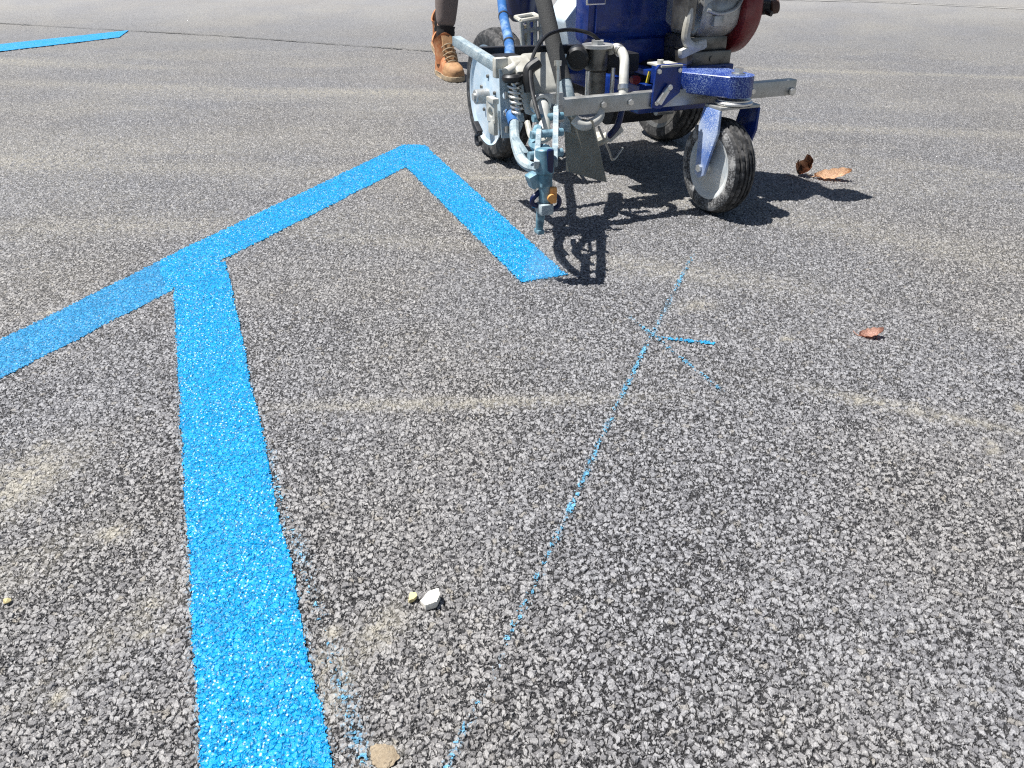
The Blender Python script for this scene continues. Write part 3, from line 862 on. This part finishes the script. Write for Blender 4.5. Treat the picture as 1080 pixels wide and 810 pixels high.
MB().cyl((0.38, 0.385, 0.500), (0.42, 0.44, 0.498), 0.020, seg=16, bev=0.004).box((0.40, 0.415, 0.482), (0.03, 0.035, 0.015), bev=0.003).cyl((0.43, 0.42, 0.484), (0.45, 0.425, 0.480), 0.008).build('starter_grip', M['black'], root)
MB().cyl((0.42, 0.44, 0.495), (0.43, 0.465, 0.500), 0.021, seg=16, bev=0.004).build('grip_cap', M['brown'], root)
ft = MB().box((0.32, 0.22, 0.74), (0.24, 0.26, 0.13), bev=0.03).cyl((0.32, 0.2, 0.80), (0.32, 0.2, 0.825), 0.035, seg=24, bev=0.004)
ft.build('fuel_tank', M['red'], root)
MB().box((0.28, 0.10, 0.63), (0.16, 0.10, 0.10), bev=0.015).build('muffler', M['steel'], root)
MB().box((0.54, 0.40, 0.62), (0.12, 0.13, 0.12), bev=0.02).build('air_filter', M['black'], root)
# dusty exhaust bracket by the crankcase
br = MB().tube([(0.46, 0.085, 0.56), (0.475, 0.082, 0.49), (0.48, 0.075, 0.43), (0.485, 0.10, 0.405), (0.47, 0.15, 0.405)], 0.014, 10, 8)
br.beam((0.485, 0.055, 0.385), (0.475, 0.155, 0.412), 0.022, 0.026, 0.006)
br.build('exhaust_bracket', M['cream'], root)
MB().box((0.44, 0.085, 0.545), (0.09, 0.035, 0.20), bev=0.01).build('exhaust_shield', M['steel'], root)

for o in [c for c in root.children if c not in ENG]:      # the engine sits far forward, over the caster arm
    for v in o.data.vertices:
        v.co = Vector((0.60 + (v.co.x - 0.445) * 0.85, 0.068 + (v.co.y - 0.21) * 0.85, 0.377 + (v.co.z - 0.362) * 0.9))

# --- blue motor cover and hydraulics
bx = MB().prism([(x, -0.115, z) for x, z in [(0.385, 0.42), (0.43, 0.405), (0.465, 0.425), (0.47, 0.60), (0.44, 0.66), (0.385, 0.67)]], (0, 0.29, 0), 0.016)
bx.prism([(x, -0.055, z) for x, z in [(0.10, 0.40), (0.384, 0.40), (0.384, 0.65), (0.10, 0.68)]], (0, 0.15, 0), 0.016)
bx.build('motor_cover', M['blue'], root)
MB().box((0.470, -0.185, 0.500), (0.016, 0.11, 0.12), bev=0.006).build('cover_panel', M['blue'], root)
MB().box((0.33, -0.055, 0.385), (0.25, 0.15, 0.07), bev=0.012).build('pump_housing', M['blue'], root)
MB().box((0.480, -0.245, 0.530), (0.006, 0.058, 0.035), bev=0.002).build('badge_frame', M['bright'], root)
MB().box((0.484, -0.245, 0.530), (0.006, 0.050, 0.028), bev=0.002).build('badge', M['blue'], root)
MB().box((0.50, -0.01, 0.345), (0.10, 0.12, 0.03), bev=0.008).cyl((0.50, -0.07, 0.35), (0.50, 0.06, 0.35), 0.02).build('hydraulic_block', M['dark'], root)
for q in range(3):
    MB().box((0.552, -0.105 + 0.017 * q, 0.330), (0.004, 0.006, 0.03), Matrix.Rotation(-0.2, 3, 'X')).build('yellow_tie', M['yellow'], root)
MB().cyl((0.54, -0.145, 0.325), (0.565, -0.150, 0.328), 0.012, seg=12).build('red_knob', M['red'], root)

# --- pump cylinder
pc = MB().cyl((0.565, -0.28, 0.302), (0.565, -0.28, 0.362), 0.027, seg=28, bev=0.003)
pc.cyl((0.565, -0.28, 0.362), (0.565, -0.28, 0.420), 0.031, seg=28, bev=0.003)
pc.build('pump_cylinder', M['steel'], root)
MB().lathe([(0, 0.418), (0.042, 0.418), (0.042, 0.426), (0, 0.426)], (0.565, -0.28, 0), 'z', 28, close=False).cyl((0.565, -0.28, 0.426), (0.565, -0.28, 0.436), 0.018, seg=6).build('pump_cap', M['alu'], root)
MB().cyl((0.595, -0.245, 0.30), (0.595, -0.245, 0.37), 0.006).build('tie_rod', M['bright'], root)
MB().cyl((0.59, -0.318, 0.30), (0.59, -0.318, 0.365), 0.006).build('tie_rod', M['bright'], root)
kn = MB().cyl((0.545, -0.325, 0.398), (0.585, -0.350, 0.394), 0.030, seg=24, bev=0.006).cyl((0.54, -0.29, 0.40), (0.56, -0.33, 0.397), 0.018)
kn.build('valve_knob', M['black'], root)
MB().box((0.545, -0.20, 0.375), (0.06, 0.10, 0.05), bev=0.01).build('pump_manifold', M['dark'], root)

# --- hoses and cables
MB().tube([(0.555, -0.245, 0.402), (0.585, -0.232, 0.416), (0.63, -0.235, 0.402), (0.665, -0.252, 0.362), (0.685, -0.262, 0.318)], 0.0125, 14, 8).build('return_hose', M['hose_white'], root)
MB().tube([(0.685, -0.262, 0.320), (0.700, -0.272, 0.285), (0.705, -0.285, 0.245), (0.69, -0.30, 0.215)], 0.0085, 10, 8).build('hose_tail', M['navy'], root)
MB().tube([(0.69, -0.30, 0.215), (0.665, -0.315, 0.20), (0.64, -0.305, 0.205)], 0.014, 10, 6).box((0.665, -0.27, 0.215), (0.02, 0.05, 0.02), Matrix.Rotation(0.6, 3, 'X'), 0.004).build('drain_fitting', M['cream'], root)
MB().tube([(0.705, -0.415, 0.272), (0.715, -0.400, 0.258), (0.715, -0.378, 0.256), (0.710, -0.345, 0.270), (0.695, -0.335, 0.300)], 0.0125, 14, 8).build('elbow_pipe', M['hose_white'], root)
MB().tube([(0.565, -0.27, 0.43), (0.555, -0.30, 0.452), (0.540, -0.353, 0.462), (0.59, -0.435, 0.460), (0.65, -0.495, 0.440), (0.70, -0.535, 0.410), (0.77, -0.565, 0.370), (0.86, -0.585, 0.315)], 0.0048, 8, 8).build('control_cable', M['black'], root)
MB().tube([(0.72, -0.35, 0.25), (0.66, -0.28, 0.17), (0.62, -0.24, 0.13), (0.55, -0.17, 0.14)], 0.0035, 6, 6).build('thin_cable', M['galv'], root)
MB().tube([(0.40, -0.40, 0.62), (0.475, -0.400, 0.530), (0.535, -0.400, 0.445), (0.590, -0.398, 0.365), (0.605, -0.397, 0.345)], 0.0215, 16, 8).build('sleeved_hose', M['sleeve'], root)
MB().tube([(0.600, -0.397, 0.352), (0.63, -0.398, 0.315), (0.65, -0.40, 0.27), (0.655, -0.41, 0.23)], 0.0195, 14, 8).build('hose_sheath', M['over'], root)

# --- hopper, bottle, cage, blue tubes
hpn = MB().prism([(0.20, y, z) for y, z in [(-0.205, 0.335), (-0.105, 0.335), (-0.085, 0.50), (-0.19, 0.50), (-0.23, 0.455)]], (0.14, 0, 0), 0.010)
hpn.build('paint_hopper', M['hopper'], root)
MB().cyl((0.27, -0.125, 0.442), (0.276, -0.125, 0.442), 0.010, seg=14).build('hopper_plug', M['black'], root)
MB().cyl((0.05, -0.268, 0.435), (0.05, -0.268, 0.62), 0.057, seg=28, bev=0.022).build('oil_bottle', M['navy'], root)
cg = MB()
A, B = (0.30, -0.385, 0.462), (0.30, -0.325, 0.468)
C_, D_ = (0.30, -0.318, 0.345), (0.30, -0.375, 0.345)
for p, q in ((A, B), (B, C_), (C_, D_), (D_, A), ((0.30, -0.363, 0.463), (0.30, -0.358, 0.345)), ((0.30, -0.342, 0.466), (0.30, -0.337, 0.345)), ((0.30, -0.38, 0.435), (0.30, -0.322, 0.440)), ((0.30, -0.345, 0.36), (0.30, -0.322, 0.415)),
             (A, (0.20, -0.36, 0.462)), (B, (0.20, -0.30, 0.468)), (C_, (0.20, -0.29, 0.345)), (D_, (0.20, -0.35, 0.345)), ((0.20, -0.36, 0.462), (0.20, -0.30, 0.468)), ((0.20, -0.29, 0.345), (0.20, -0.35, 0.345))):
    cg.cyl(p, q, 0.0065, seg=8)
cg.box((0.285, -0.366, 0.40), (0.008, 0.03, 0.10), bev=0.002)
cg.build('wire_guard', M['cream'], root)
MB().box((0.25, -0.355, 0.325), (0.12, 0.08, 0.03), bev=0.008).build('guard_base', M['cream'], root)
for s in (-1, 1):
    MB().tube([(0.10, 0.265 * s, 0.30), (0.06, 0.265 * s, 0.55), (-0.15, 0.26 * s, 0.82), (-0.75, 0.26 * s, 0.98), (-1.04, 0.26 * s, 1.00)], 0.016, 14, 8).build('handlebar', M['blue'], root)
    MB().cyl((-1.03, 0.26 * s, 1.0), (-1.17, 0.26 * s, 1.0), 0.021, seg=18, bev=0.004).build('hand_grip', M['black'], root)
    MB().beam((0.10, 0.265 * s, 0.30), (0.10, 0.12 * s, 0.29), 0.04, 0.03, 0.003).build('handlebar_foot', M['blue'], root)
MB().cyl((-0.75, -0.26, 0.98), (-0.75, 0.26, 0.98), 0.014).box((-0.72, 0, 0.99), (0.10, 0.24, 0.06), bev=0.01).build('control_panel', M['blue'], root)
MB().tube([(-0.25, -0.24, 0.86), (0.0, -0.325, 0.62), (0.15, -0.385, 0.530), (0.30, -0.440, 0.478), (0.48, -0.500, 0.432), (0.58, -0.540, 0.400), (0.635, -0.563, 0.345), (0.675, -0.580, 0.305), (0.745, -0.600, 0.284)], 0.0135, 14, 8).build('hose_tube', M['tube_blue'], root)
# pointer bar with its clamp
MB().beam((0.385, -0.614, 0.431), (0.650, -0.604, 0.402), 0.024, 0.024, 0.003).build('pointer_bar', M['over'], root)
MB().box((0.662, -0.600, 0.400), (0.022, 0.034, 0.046), bev=0.004).build('clamp_collar', M['cream'], root)
MB().box((0.600, -0.560, 0.402), (0.06, 0.070, 0.036), bev=0.008).build('clamp_block', M['black'], root)
MB().beam((0.51, -0.600, 0.418), (0.51, -0.250, 0.408), 0.022, 0.022, 0.003).build('cross_bar', M['dark'], root)
MB().cyl((0.655, -0.580, 0.385), (0.685, -0.588, 0.380), 0.018, seg=18, bev=0.006).build('clamp_knob', M['cream'], root)
MB().cyl((0.675, -0.586, 0.372), (0.685, -0.590, 0.25), 0.007).build('clamp_stem', M['galv'], root)
# lever by the rear wheel
lv = MB().holed((0.095, -0.398, 0.205), (0.1, 0, -1), (1, 0.1, 0), 0.012, 0.060, 0.055, 1, 0.016).box((0.10, -0.396, 0.130), (0.05, 0.016, 0.05), bev=0.004).box((0.098, -0.396, 0.212), (0.06, 0.022, 0.018), bev=0.004)
lv.build('axle_lock', M['cream'], root)
MB().tube([(0.05, -0.42, 0.10), (0.02, -0.425, 0.085), (0.03, -0.425, 0.06), (0.06, -0.425, 0.07)], 0.007).box((0.02, -0.42, 0.112), (0.05, 0.02, 0.015), Matrix.Rotation(0.5, 3, 'Y'), 0.003).build('lock_spring', M['dark'], root)

# --- spray gun group hanging from the bar end
MB().holed((0.685, -0.597, 0.400), (0.09, -0.005, -0.9), (0.25, 0.9, 0), 0.008, 0.040, 0.030, 4, 0.0090).build('hole_plate', M['over'], root)
ct = MB().prism([(x, -0.498, z) for x, z in [(0.60, 0.402), (0.640, 0.428), (0.700, 0.352), (0.708, 0.288), (0.66, 0.285), (0.62, 0.34)]], (0, 0.072, 0), 0.008)
ct.prism([(x, -0.548, z) for x, z in [(0.62, 0.412), (0.650, 0.424), (0.705, 0.395), (0.690, 0.372), (0.64, 0.385)]], (0, 0.05, 0), 0.006)
ct.cyl((0.66, -0.545, 0.405), (0.695, -0.600, 0.392), 0.012)
ct.build('gun_clamp', M['cream'], root)
MB().box((0.718, -0.487, 0.318), (0.014, 0.062, 0.050), bev=0.004).build('clamp_face', M['alu'], root)
MB().cyl((0.722, -0.473, 0.415), (0.735, -0.478, 0.315), 0.0042, seg=10).cyl((0.722, -0.473, 0.405), (0.721, -0.4725, 0.417), 0.009, seg=12).build('clamp_pin', M['bright'], root)
MB().tube([(0.712, -0.520, 0.415), (0.712, -0.545, 0.400), (0.718, -0.550, 0.378), (0.722, -0.548, 0.350)], 0.0135, 10, 6).build('trigger_lever', M['black'], root)
MB().cyl((0.70, -0.585, 0.372), (0.70, -0.5855, 0.390), 0.024, seg=20, bev=0.005).box((0.70, -0.56, 0.378), (0.03, 0.05, 0.022), Matrix.Rotation(0.3, 3, 'X'), 0.005).build('spring_cap', M['black'], root)
sp = []
for q in range(97):
    a = 2 * math.pi * q / 16
    sp.append((0.705 + q * 0.00022 + 0.014 * math.cos(a), -0.584 + q * 0.00004 + 0.014 * math.sin(a), 0.372 - q * 0.00070))
MB().tube(sp, 0.0034, 7, 1, smooth=False).cyl((0.705, -0.584, 0.375), (0.727, -0.580, 0.300), 0.0075, seg=12).build('trigger_spring', M['bright'], root)
MB().cyl((0.727, -0.581, 0.302), (0.733, -0.580, 0.283), 0.015, seg=6, bev=0.001).cyl((0.733, -0.580, 0.283), (0.74, -0.590, 0.262), 0.011, 0.008).build('spring_nut', M['over'], root)
MB().tube([(0.735, -0.530, 0.330), (0.755, -0.528, 0.318), (0.775, -0.535, 0.295), (0.80, -0.545, 0.270)], 0.0165, 14, 6).build('paint_hose', M['hose_white'], root)
rg = MB().lathe([(0.018, -0.008), (0.0245, -0.008), (0.0245, 0.008), (0.018, 0.008)], (0.748, -0.530, 0.323), 'x', 28)
rg.build('hose_ring', M['alu'], root)
# main gun arm: two cast cheeks with a web
def cheek(off, m, x0=0.0):
    pr = [(0.725, 0.325), (0.775, 0.330), (0.86, 0.305), (0.965, 0.288), (1.005, 0.268), (1.000, 0.235), (0.965, 0.228), (0.90, 0.255), (0.80, 0.265), (0.735, 0.285)]
    pr = [(max(x, x0), 0.45 * (0.308 - (x - 0.725) * 0.19) + 0.55 * z) for x, z in pr if x >= x0 - 0.06]
    pts = [(0.725 + (x - 0.725) * 1.14, -0.475 - (x - 0.70) * 0.56 + off, z + (x - 0.725) * 0.04) for x, z in pr]
    return MB().prism(pts, (0.006, 0.011, 0), 0.003).build('gun_arm', m, root)
cheek(0.012, M['over'])
cheek(-0.030, M['over'], 0.85)
for x, z in ((0.78, 0.300), (0.88, 0.287), (0.985, 0.270)):
    y = -0.475 - (x - 0.70) * 0.50
    MB().cyl((x, y - 0.05, z), (x, y + 0.03, z), 0.009, seg=12).build('arm_pin', M['over_dark'], root)
MB().tube([(0.745, -0.598, 0.285), (0.80, -0.620, 0.262), (0.88, -0.642, 0.240), (0.95, -0.652, 0.238), (1.012, -0.652, 0.246)], 0.012, 10, 6).box((0.84, -0.625, 0.246), (0.07, 0.016, 0.03), Matrix.Rotation(0.35, 3, 'Y'), 0.004).build('gun_link', M['over'], root)
MB().tube([(0.77, -0.575, 0.29), (0.82, -0.585, 0.265), (0.86, -0.57, 0.268), (0.88, -0.56, 0.285)], 0.007, 8, 6).build('wire_loop', M['cream'], root)
MB().tube([(0.80, -0.56, 0.28), (0.85, -0.595, 0.262), (0.90, -0.605, 0.262), (0.95, -0.61, 0.27)], 0.012, 8, 6).build('inner_hose', M['over_dark'], root)
# gun body
GX_, GY_ = 1.035, -0.652
GUNSET = set(root.children)
gb = MB().cyl((GX_ - 0.005, GY_, 0.285), (GX_, GY_, 0.232), 0.020, seg=20, bev=0.003)
gb.cyl((GX_, GY_, 0.234), (GX_ + 0.002, GY_, 0.205), 0.017, seg=8, bev=0.002)
gb.cyl((GX_ + 0.002, GY_, 0.207), (GX_ + 0.004, GY_, 0.172), 0.0145, seg=18, bev=0.002)
gb.box((GX_ - 0.012, GY_ - 0.022, 0.218), (0.03, 0.022, 0.030), Matrix.Rotation(0.4, 3, 'X'), 0.004)
gun = gb.build('spray_gun', M['over_dark'], root)
MB().box((GX_ + 0.012, GY_ + 0.004, 0.262), (0.016, 0.016, 0.05), bev=0.006).build('gun_valve', M['navy'], gun)
MB().tube([(GX_, GY_ - 0.010, 0.196), (GX_, GY_ - 0.028, 0.182), (GX_, GY_ - 0.026, 0.168), (GX_, GY_ - 0.008, 0.164)], 0.006, 8, 5).tube([(GX_, GY_ + 0.012, 0.190), (GX_, GY_ + 0.034, 0.176), (GX_, GY_ + 0.034, 0.158), (GX_, GY_ + 0.012, 0.150)], 0.0055, 8, 5).build('tip_guard', M['navy'], gun)
MB().box((GX_ + 0.018, GY_ + 0.012, 0.190), (0.012, 0.015, 0.036), bev=0.004).cyl((GX_ + 0.024, GY_ + 0.004, 0.187), (GX_ + 0.028, GY_ + 0.004, 0.186), 0.009).build('spray_tip', M['orange'], gun)
MB().box((GX_ + 0.008, GY_ - 0.003, 0.160), (0.034, 0.030, 0.024), bev=0.005).build('tip_holder', M['over'], gun)
MB().cyl((GX_ - 0.004, GY_ - 0.006, 0.152), (GX_ - 0.006, GY_ - 0.008, 0.104), 0.0105, 0.008, seg=12, bev=0.001).box((GX_ - 0.006, GY_ - 0.008, 0.104), (0.024, 0.016, 0.010), bev=0.003).build('nozzle', M['over_dark'], gun)
gun.location.z = 0.010
# rubber splash flap under the bar
bm = MB()
fl = []
NFL, MFL = 12, 8
for i in range(NFL + 1):
    t = i / NFL
    row = []
    for j in range(MFL + 1):
        s = j / MFL
        yl = (-0.420 * (1 - t) - 0.405 * t) * (1 - s) + (-0.372 * (1 - t) - 0.335 * t) * s
        zl = 0.270 * (1 - t) + (0.125 - 0.012 * s) * t
        row.append(bm.bm.verts.new((0.655 + 0.075 * s + 0.02 * t * s + 0.010 * math.sin(s * 2.6) * t, yl, zl)))
    fl.append(row)
for i in range(NFL):
    for j in range(MFL):
        bm.bm.faces.new((fl[i][j], fl[i + 1][j], fl[i + 1][j + 1], fl[i][j + 1]))
bmesh.ops.solidify(bm.bm, geom=bm.bm.faces[:], thickness=0.005)
bm.build('splash_flap', M['flap'], root, 50)

# ------------------------------------------------------------------ the operator, mostly above the frame: one leg and boot show
M['skin'] = mat_simple('skin', (0.42, 0.24, 0.17), (0.46, 0.27, 0.19), 0.5, scale=60, bump=0.05)
M['trouser'] = mat_simple('grey_brown_cloth', (0.15, 0.118, 0.105), (0.20, 0.16, 0.145), 0.9, scale=120, bump=0.3)
M['shirt'] = mat_simple('navy_cloth', (0.03, 0.045, 0.10), (0.04, 0.055, 0.12), 0.9, scale=120, bump=0.3)
M['sock'] = mat_simple('black_knit', (0.008, 0.008, 0.009), (0.014, 0.014, 0.015), 0.9, scale=300, bump=0.5)
M['suede'] = mat_simple('orange_tan_leather', (0.36, 0.12, 0.045), (0.48, 0.19, 0.075), 0.8, scale=60, grime=(0.50, 0.33, 0.18), gfac=0.5, gscale=30, bump=0.3)
M['toe'] = mat_simple('sandy_leather', (0.36, 0.19, 0.085), (0.47, 0.27, 0.13), 0.75, scale=60, grime=(0.22, 0.12, 0.06), gfac=0.5, gscale=40, bump=0.5)
M['sole'] = mat_simple('pale_gum_sole', (0.36, 0.27, 0.17), (0.44, 0.34, 0.22), 0.8, scale=80, grime=(0.2, 0.17, 0.13), gfac=0.6, gscale=40)
M['hair'] = mat_simple('dark_hair', (0.02, 0.014, 0.01), None, 0.6, scale=200)
ml = Matrix.Translation(root.location) @ Matrix.Rotation(MH, 4, 'Z')
pp = ml @ Vector((-1.70, 0.12, 0))
person = empty('person', (pp.x, pp.y, 0), MH)
tag(person, 'person in grey brown trousers, black socks and orange tan boots walking behind the machine', 'person')

def skin(name, verts, edges, radii, mat, parent, sub=2):
    me = bpy.data.meshes.new(name)
    me.from_pydata([Vector(v) for v in verts], edges, [])
    tmp = bpy.data.objects.new(name, me)
    col.objects.link(tmp)
    tmp.modifiers.new('skin', 'SKIN')
    lay = me.skin_vertices[0].data if me.skin_vertices else None
    if lay is None:
        raise RuntimeError('no skin layer')
    for i, r in enumerate(radii):
        lay[i].radius = (r, r) if not isinstance(r, tuple) else r
        lay[i].use_root = (i == 0)
    sb = tmp.modifiers.new('sub', 'SUBSURF')
    sb.levels = sb.render_levels = sub
    dg = bpy.context.evaluated_depsgraph_get()
    out = bpy.data.meshes.new_from_object(tmp.evaluated_get(dg))
    bpy.data.objects.remove(tmp)
    out.materials.clear()
    out.materials.append(mat)
    for p in out.polygons:
        p.use_smooth = True
    o = bpy.data.objects.new(name, out)
    col.objects.link(o)
    o.parent = parent
    return o

hipR, hipL = (-0.06, -0.10, 0.90), (-0.06, 0.10, 0.90)
kneeR, kneeL = (0.03, -0.045, 0.50), (-0.12, 0.010, 0.50)
ankR, ankL = (0.045, -0.085, 0.10), (-0.40, 0.050, 0.15)
V, E_, RR = [], [], []
def vert(p, r, frm=None):
    V.append(p); RR.append(r)
    if frm is not None: E_.append((frm, len(V) - 1))
    return len(V) - 1
pel = vert((-0.05, 0, 0.95), (0.13, 0.10))
wai = vert((-0.02, 0, 1.10), (0.12, 0.095), pel)
che = vert((0.05, 0, 1.30), (0.14, 0.105), wai)
nck = vert((0.10, 0, 1.47), 0.055, che)
hd = vert((0.13, 0, 1.56), 0.075, nck)
vert((0.14, 0, 1.64), 0.085, hd)
for s, hp_, kn, an in ((-1, hipR, kneeR, ankR), (1, hipL, kneeL, ankL)):
    a = vert(hp_, 0.085, pel)
    b = vert(kn, 0.055, a)
    c = vert(((kn[0] * .6 + an[0] * .4) - 0.015, kn[1] * .6 + an[1] * .4, kn[2] * .6 + an[2] * .4), 0.052, b)
    d = vert(an, 0.036, c)
    vert((an[0] + 0.11, an[1], max(0.045, an[2] - 0.07)), 0.032, d)
    sh = vert((0.07, 0.18 * s, 1.40), 0.055, che)
    gl = 0.26 * s - 0.12
    el = vert((0.22, 0.27 * s - 0.05, 1.14), 0.040, sh)
    wr = vert((0.50, gl, 1.035), 0.027, el)
    pm = vert((0.555, gl, 1.035), 0.030, wr)
    for q in range(4):
        f1 = vert((0.565 + 0.006 * q, gl + 0.026 - 0.017 * q + (0.004 if s > 0 else -0.004), 1.045), 0.010, pm)
        f2 = vert((0.600, gl + 0.028 - 0.018 * q, 1.030), 0.0095, f1)
        vert((0.598, gl + 0.028 - 0.018 * q, 0.985), 0.0085, f2)
    t1 = vert((0.535, gl - 0.034 * s, 1.02), 0.011, pm)
    vert((0.565, gl - 0.036 * s, 0.99), 0.0095, t1)
body = skin('body', V, E_, RR, M['skin'], person)
# face features grown onto the head
fc = MB()
fc.cyl((0.215, 0, 1.625), (0.245, 0, 1.595), 0.010, 0.016, 12, 0.004)
fc.build('nose', M['skin'], body)
for s in (-1, 1):
    MB().lathe([(0, -0.01), (0.009, -0.008), (0.011, 0), (0.009, 0.008), (0, 0.01)], (0.212, 0.032 * s, 1.632), 'x', 12, close=False).build('eye', M['sock'], body)
    MB().box((0.125, 0.088 * s, 1.615), (0.04, 0.014, 0.055), bev=0.006).build('ear', M['skin'], body)
MB().box((0.212, 0, 1.568), (0.012, 0.045, 0.010), bev=0.004).build('mouth', M['red'], body)
hm = MB()
bmesh.ops.create_uvsphere(hm.bm, u_segments=24, v_segments=14, radius=0.102)
for v in hm.bm.verts:
    v.co = Vector((v.co.x * 1.0 + 0.118, v.co.y * 0.95, max(v.co.z, -0.02 - 0.5 * max(0, -v.co.x)) + 1.668))
hm.build('hair', M['hair'], body, 80)
def garment(name, pts, mat, sub=2):
    vs, es, rs = [], [], []
    for chain in pts:
        for i, (p, r, link) in enumerate(chain):
            vs.append(p); rs.append(r)
            if link is not None: es.append((link, len(vs) - 1))
    return skin(name, vs, es, rs, mat, person, sub)
def lerp(a, b, t): return tuple(x * (1 - t) + y * t for x, y in zip(a, b))
hemR, hemL = lerp(ankR, kneeR, 0.32), lerp(ankL, kneeL, 0.32)
garment('trousers', [[((-0.05, 0, 0.95), (0.145, 0.115), None), ((-0.03, 0, 1.03), (0.14, 0.11), 0),
                     (hipR, 0.10, 0), (lerp(hipR, kneeR, .6), 0.086, 2), (kneeR, 0.070, 3), (lerp(kneeR, ankR, .38), 0.064, 4), (hemR, 0.049, 5),
                     (hipL, 0.10, 0), (lerp(hipL, kneeL, .6), 0.086, 7), (kneeL, 0.070, 8), (lerp(kneeL, ankL, .38), 0.064, 9), (hemL, 0.049, 10)]], M['trouser'])
garment('shirt', [[((-0.025, 0, 1.02), (0.15, 0.12), None), ((-0.01, 0, 1.12), (0.14, 0.115), 0), ((0.05, 0, 1.30), (0.155, 0.122), 1), ((0.09, 0, 1.42), (0.085, 0.075), 2),
                  ((0.07, -0.18, 1.40), 0.070, 2), (lerp((0.07, -0.18, 1.40), (0.22, -0.32, 1.14), .6), 0.058, 4),
                  ((0.07, 0.18, 1.40), 0.070, 2), (lerp((0.07, 0.18, 1.40), (0.22, 0.22, 1.14), .6), 0.058, 6)]], M['shirt'])
for an, kn in ((ankR, kneeR), (ankL, kneeL)):
    skb = MB()
    p0, p1 = Vector(lerp(an, kn, -0.02)), Vector(lerp(an, kn, 0.36))
    skb.tube([p0 + (p1 - p0) * t for t in (0, .25, .5, .75, 1)], 0.047, 20, 4, rad=lambda t: 0.93 + 0.10 * t + 0.035 * math.sin(t * 26))
    skb.build('sock', M['sock'], person, 60)

def boot(ax, ay, az, pitch):
    """a laced walking boot about the ankle point, toe along +x"""
    rt = empty('boot', (ax, ay, az))
    rt.parent = person
    rt.rotation_euler = (0, pitch, 0)
    zs = -0.10
    secs = [(-0.075, 0.030, 0.060), (-0.065, 0.036, 0.080), (-0.03, 0.039, 0.090), (0.03, 0.041, 0.088), (0.075, 0.046, 0.078), (0.115, 0.051, 0.064), (0.150, 0.050, 0.056), (0.180, 0.042, 0.047), (0.200, 0.028, 0.036), (0.207, 0.010, 0.026)]
    def loft(name, secs, m, z0, par):
        b = MB()
        rings = []
        for x, wd, h in secs:
            ring = []
            for q in range(16):
                a = math.pi * q / 15
                ca, sa = math.cos(a), math.sin(a)
                ring.append(b.bm.verts.new((x, wd * math.copysign(abs(ca) ** 0.7, ca), z0 + h * (sa ** 0.75))))
            rings.append(ring)
        for p, q in zip(rings, rings[1:]):
            for i in range(15):
                b.bm.faces.new((p[i], p[i + 1], q[i + 1], q[i]))
            b.bm.faces.new((p[15], p[0], q[0], q[15]))
        b.bm.faces.new(rings[0]); b.bm.faces.new(rings[-1][::-1])
        return b.build(name, m, par, 50)
    up = loft('boot_upper', secs, M['suede'], zs + 0.022, rt)
    loft('toe_cap', [(x + 0.001, wd + 0.002, h + 0.003) for x, wd, h in secs[5:]], M['toe'], zs + 0.021, rt)
    so = []
    sl_ = [(-0.085, 0.02), (-0.078, 0.036), (-0.03, 0.042), (0.03, 0.041), (0.08, 0.049), (0.13, 0.055), (0.17, 0.051), (0.20, 0.036), (0.216, 0.014)]
    so = [(x, wd) for x, wd in sl_] + [(x, -wd) for x, wd in sl_[::-1]]
    MB().prism([(x, y, zs + 0.0125) for x, y in so], (0, 0, 0.025), 0.004).build('sole', M['sole'], rt)
    sb = MB()
    n = 28
    rings = []
    for z, r, dx, fl in ((-0.035, 0.056, 0.0, 0), (0.0, 0.056, -0.004, 0), (0.04, 0.057, -0.010, 0.003), (0.075, 0.060, -0.016, 0.006), (0.095, 0.066, -0.020, 0.010), (0.095, 0.058, -0.020, 0.01), (0.05, 0.050, -0.012, 0)):
        rings.append([sb.bm.verts.new((dx + (r * 1.12) * math.cos(2 * math.pi * q / n), (r * 0.86) * math.sin(2 * math.pi * q / n), z + 0.022 * math.cos(4 * math.pi * q / n + 0.4) * (fl / 0.01))) for q in range(n)])
    for p, q in zip(rings, rings[1:]):
        for i in range(n):
            sb.bm.faces.new((p[i], p[(i + 1) % n], q[(i + 1) % n], q[i]))
    sb.build('boot_shaft', M['suede'], rt, 60)
    tg = MB()
    tg.prism([(0.050, -0.030, 0.105), (0.050, 0.026, 0.100), (0.072, 0.030, 0.02), (0.110, 0.026, -0.020), (0.110, -0.026, -0.020), (0.072, -0.032, 0.02)], (0.010, 0, 0.004), 0.003)
    tg.build('tongue', M['toe'], rt)
    for q in range(5):
        t = q / 4
        x, z = 0.118 - 0.052 * t, -0.014 + 0.075 * t
        MB().tube([(x - 0.004, -0.036, z - 0.012), (x + 0.006, -0.016, z + 0.003), (x + 0.007, 0.010, z + 0.006), (x - 0.002, 0.036, z - 0.010)], 0.0032, 7, 4).build('lace', M['sole'], rt)
    return rt
boot(ankR[0], ankR[1], 0.102, 0)
boot(ankL[0], ankL[1], 0.150, R(20))

# faint paint mist under the nozzle
k = NT('paint_mist')
pv = k.n('ShaderNodeVolumePrincipled')
pv.inputs['Color'].default_value = rgb(0.80, 0.86, 0.95)
pv.inputs['Density'].default_value = 2.2
k.t.links.new(pv.outputs[0], k.out.inputs['Volume'])
g0 = ml @ Vector((GX_ - 0.006, GY_ - 0.008, 0))
mb = MB().cyl((g0.x, g0.y, 0.097), (g0.x + 0.015, g0.y, 0.006), 0.008, 0.060, seg=24)
mist = mb.build('paint_mist', k.m)
tag(mist, 'faint pale mist of paint spraying down from the nozzle to the asphalt', kind='stuff')
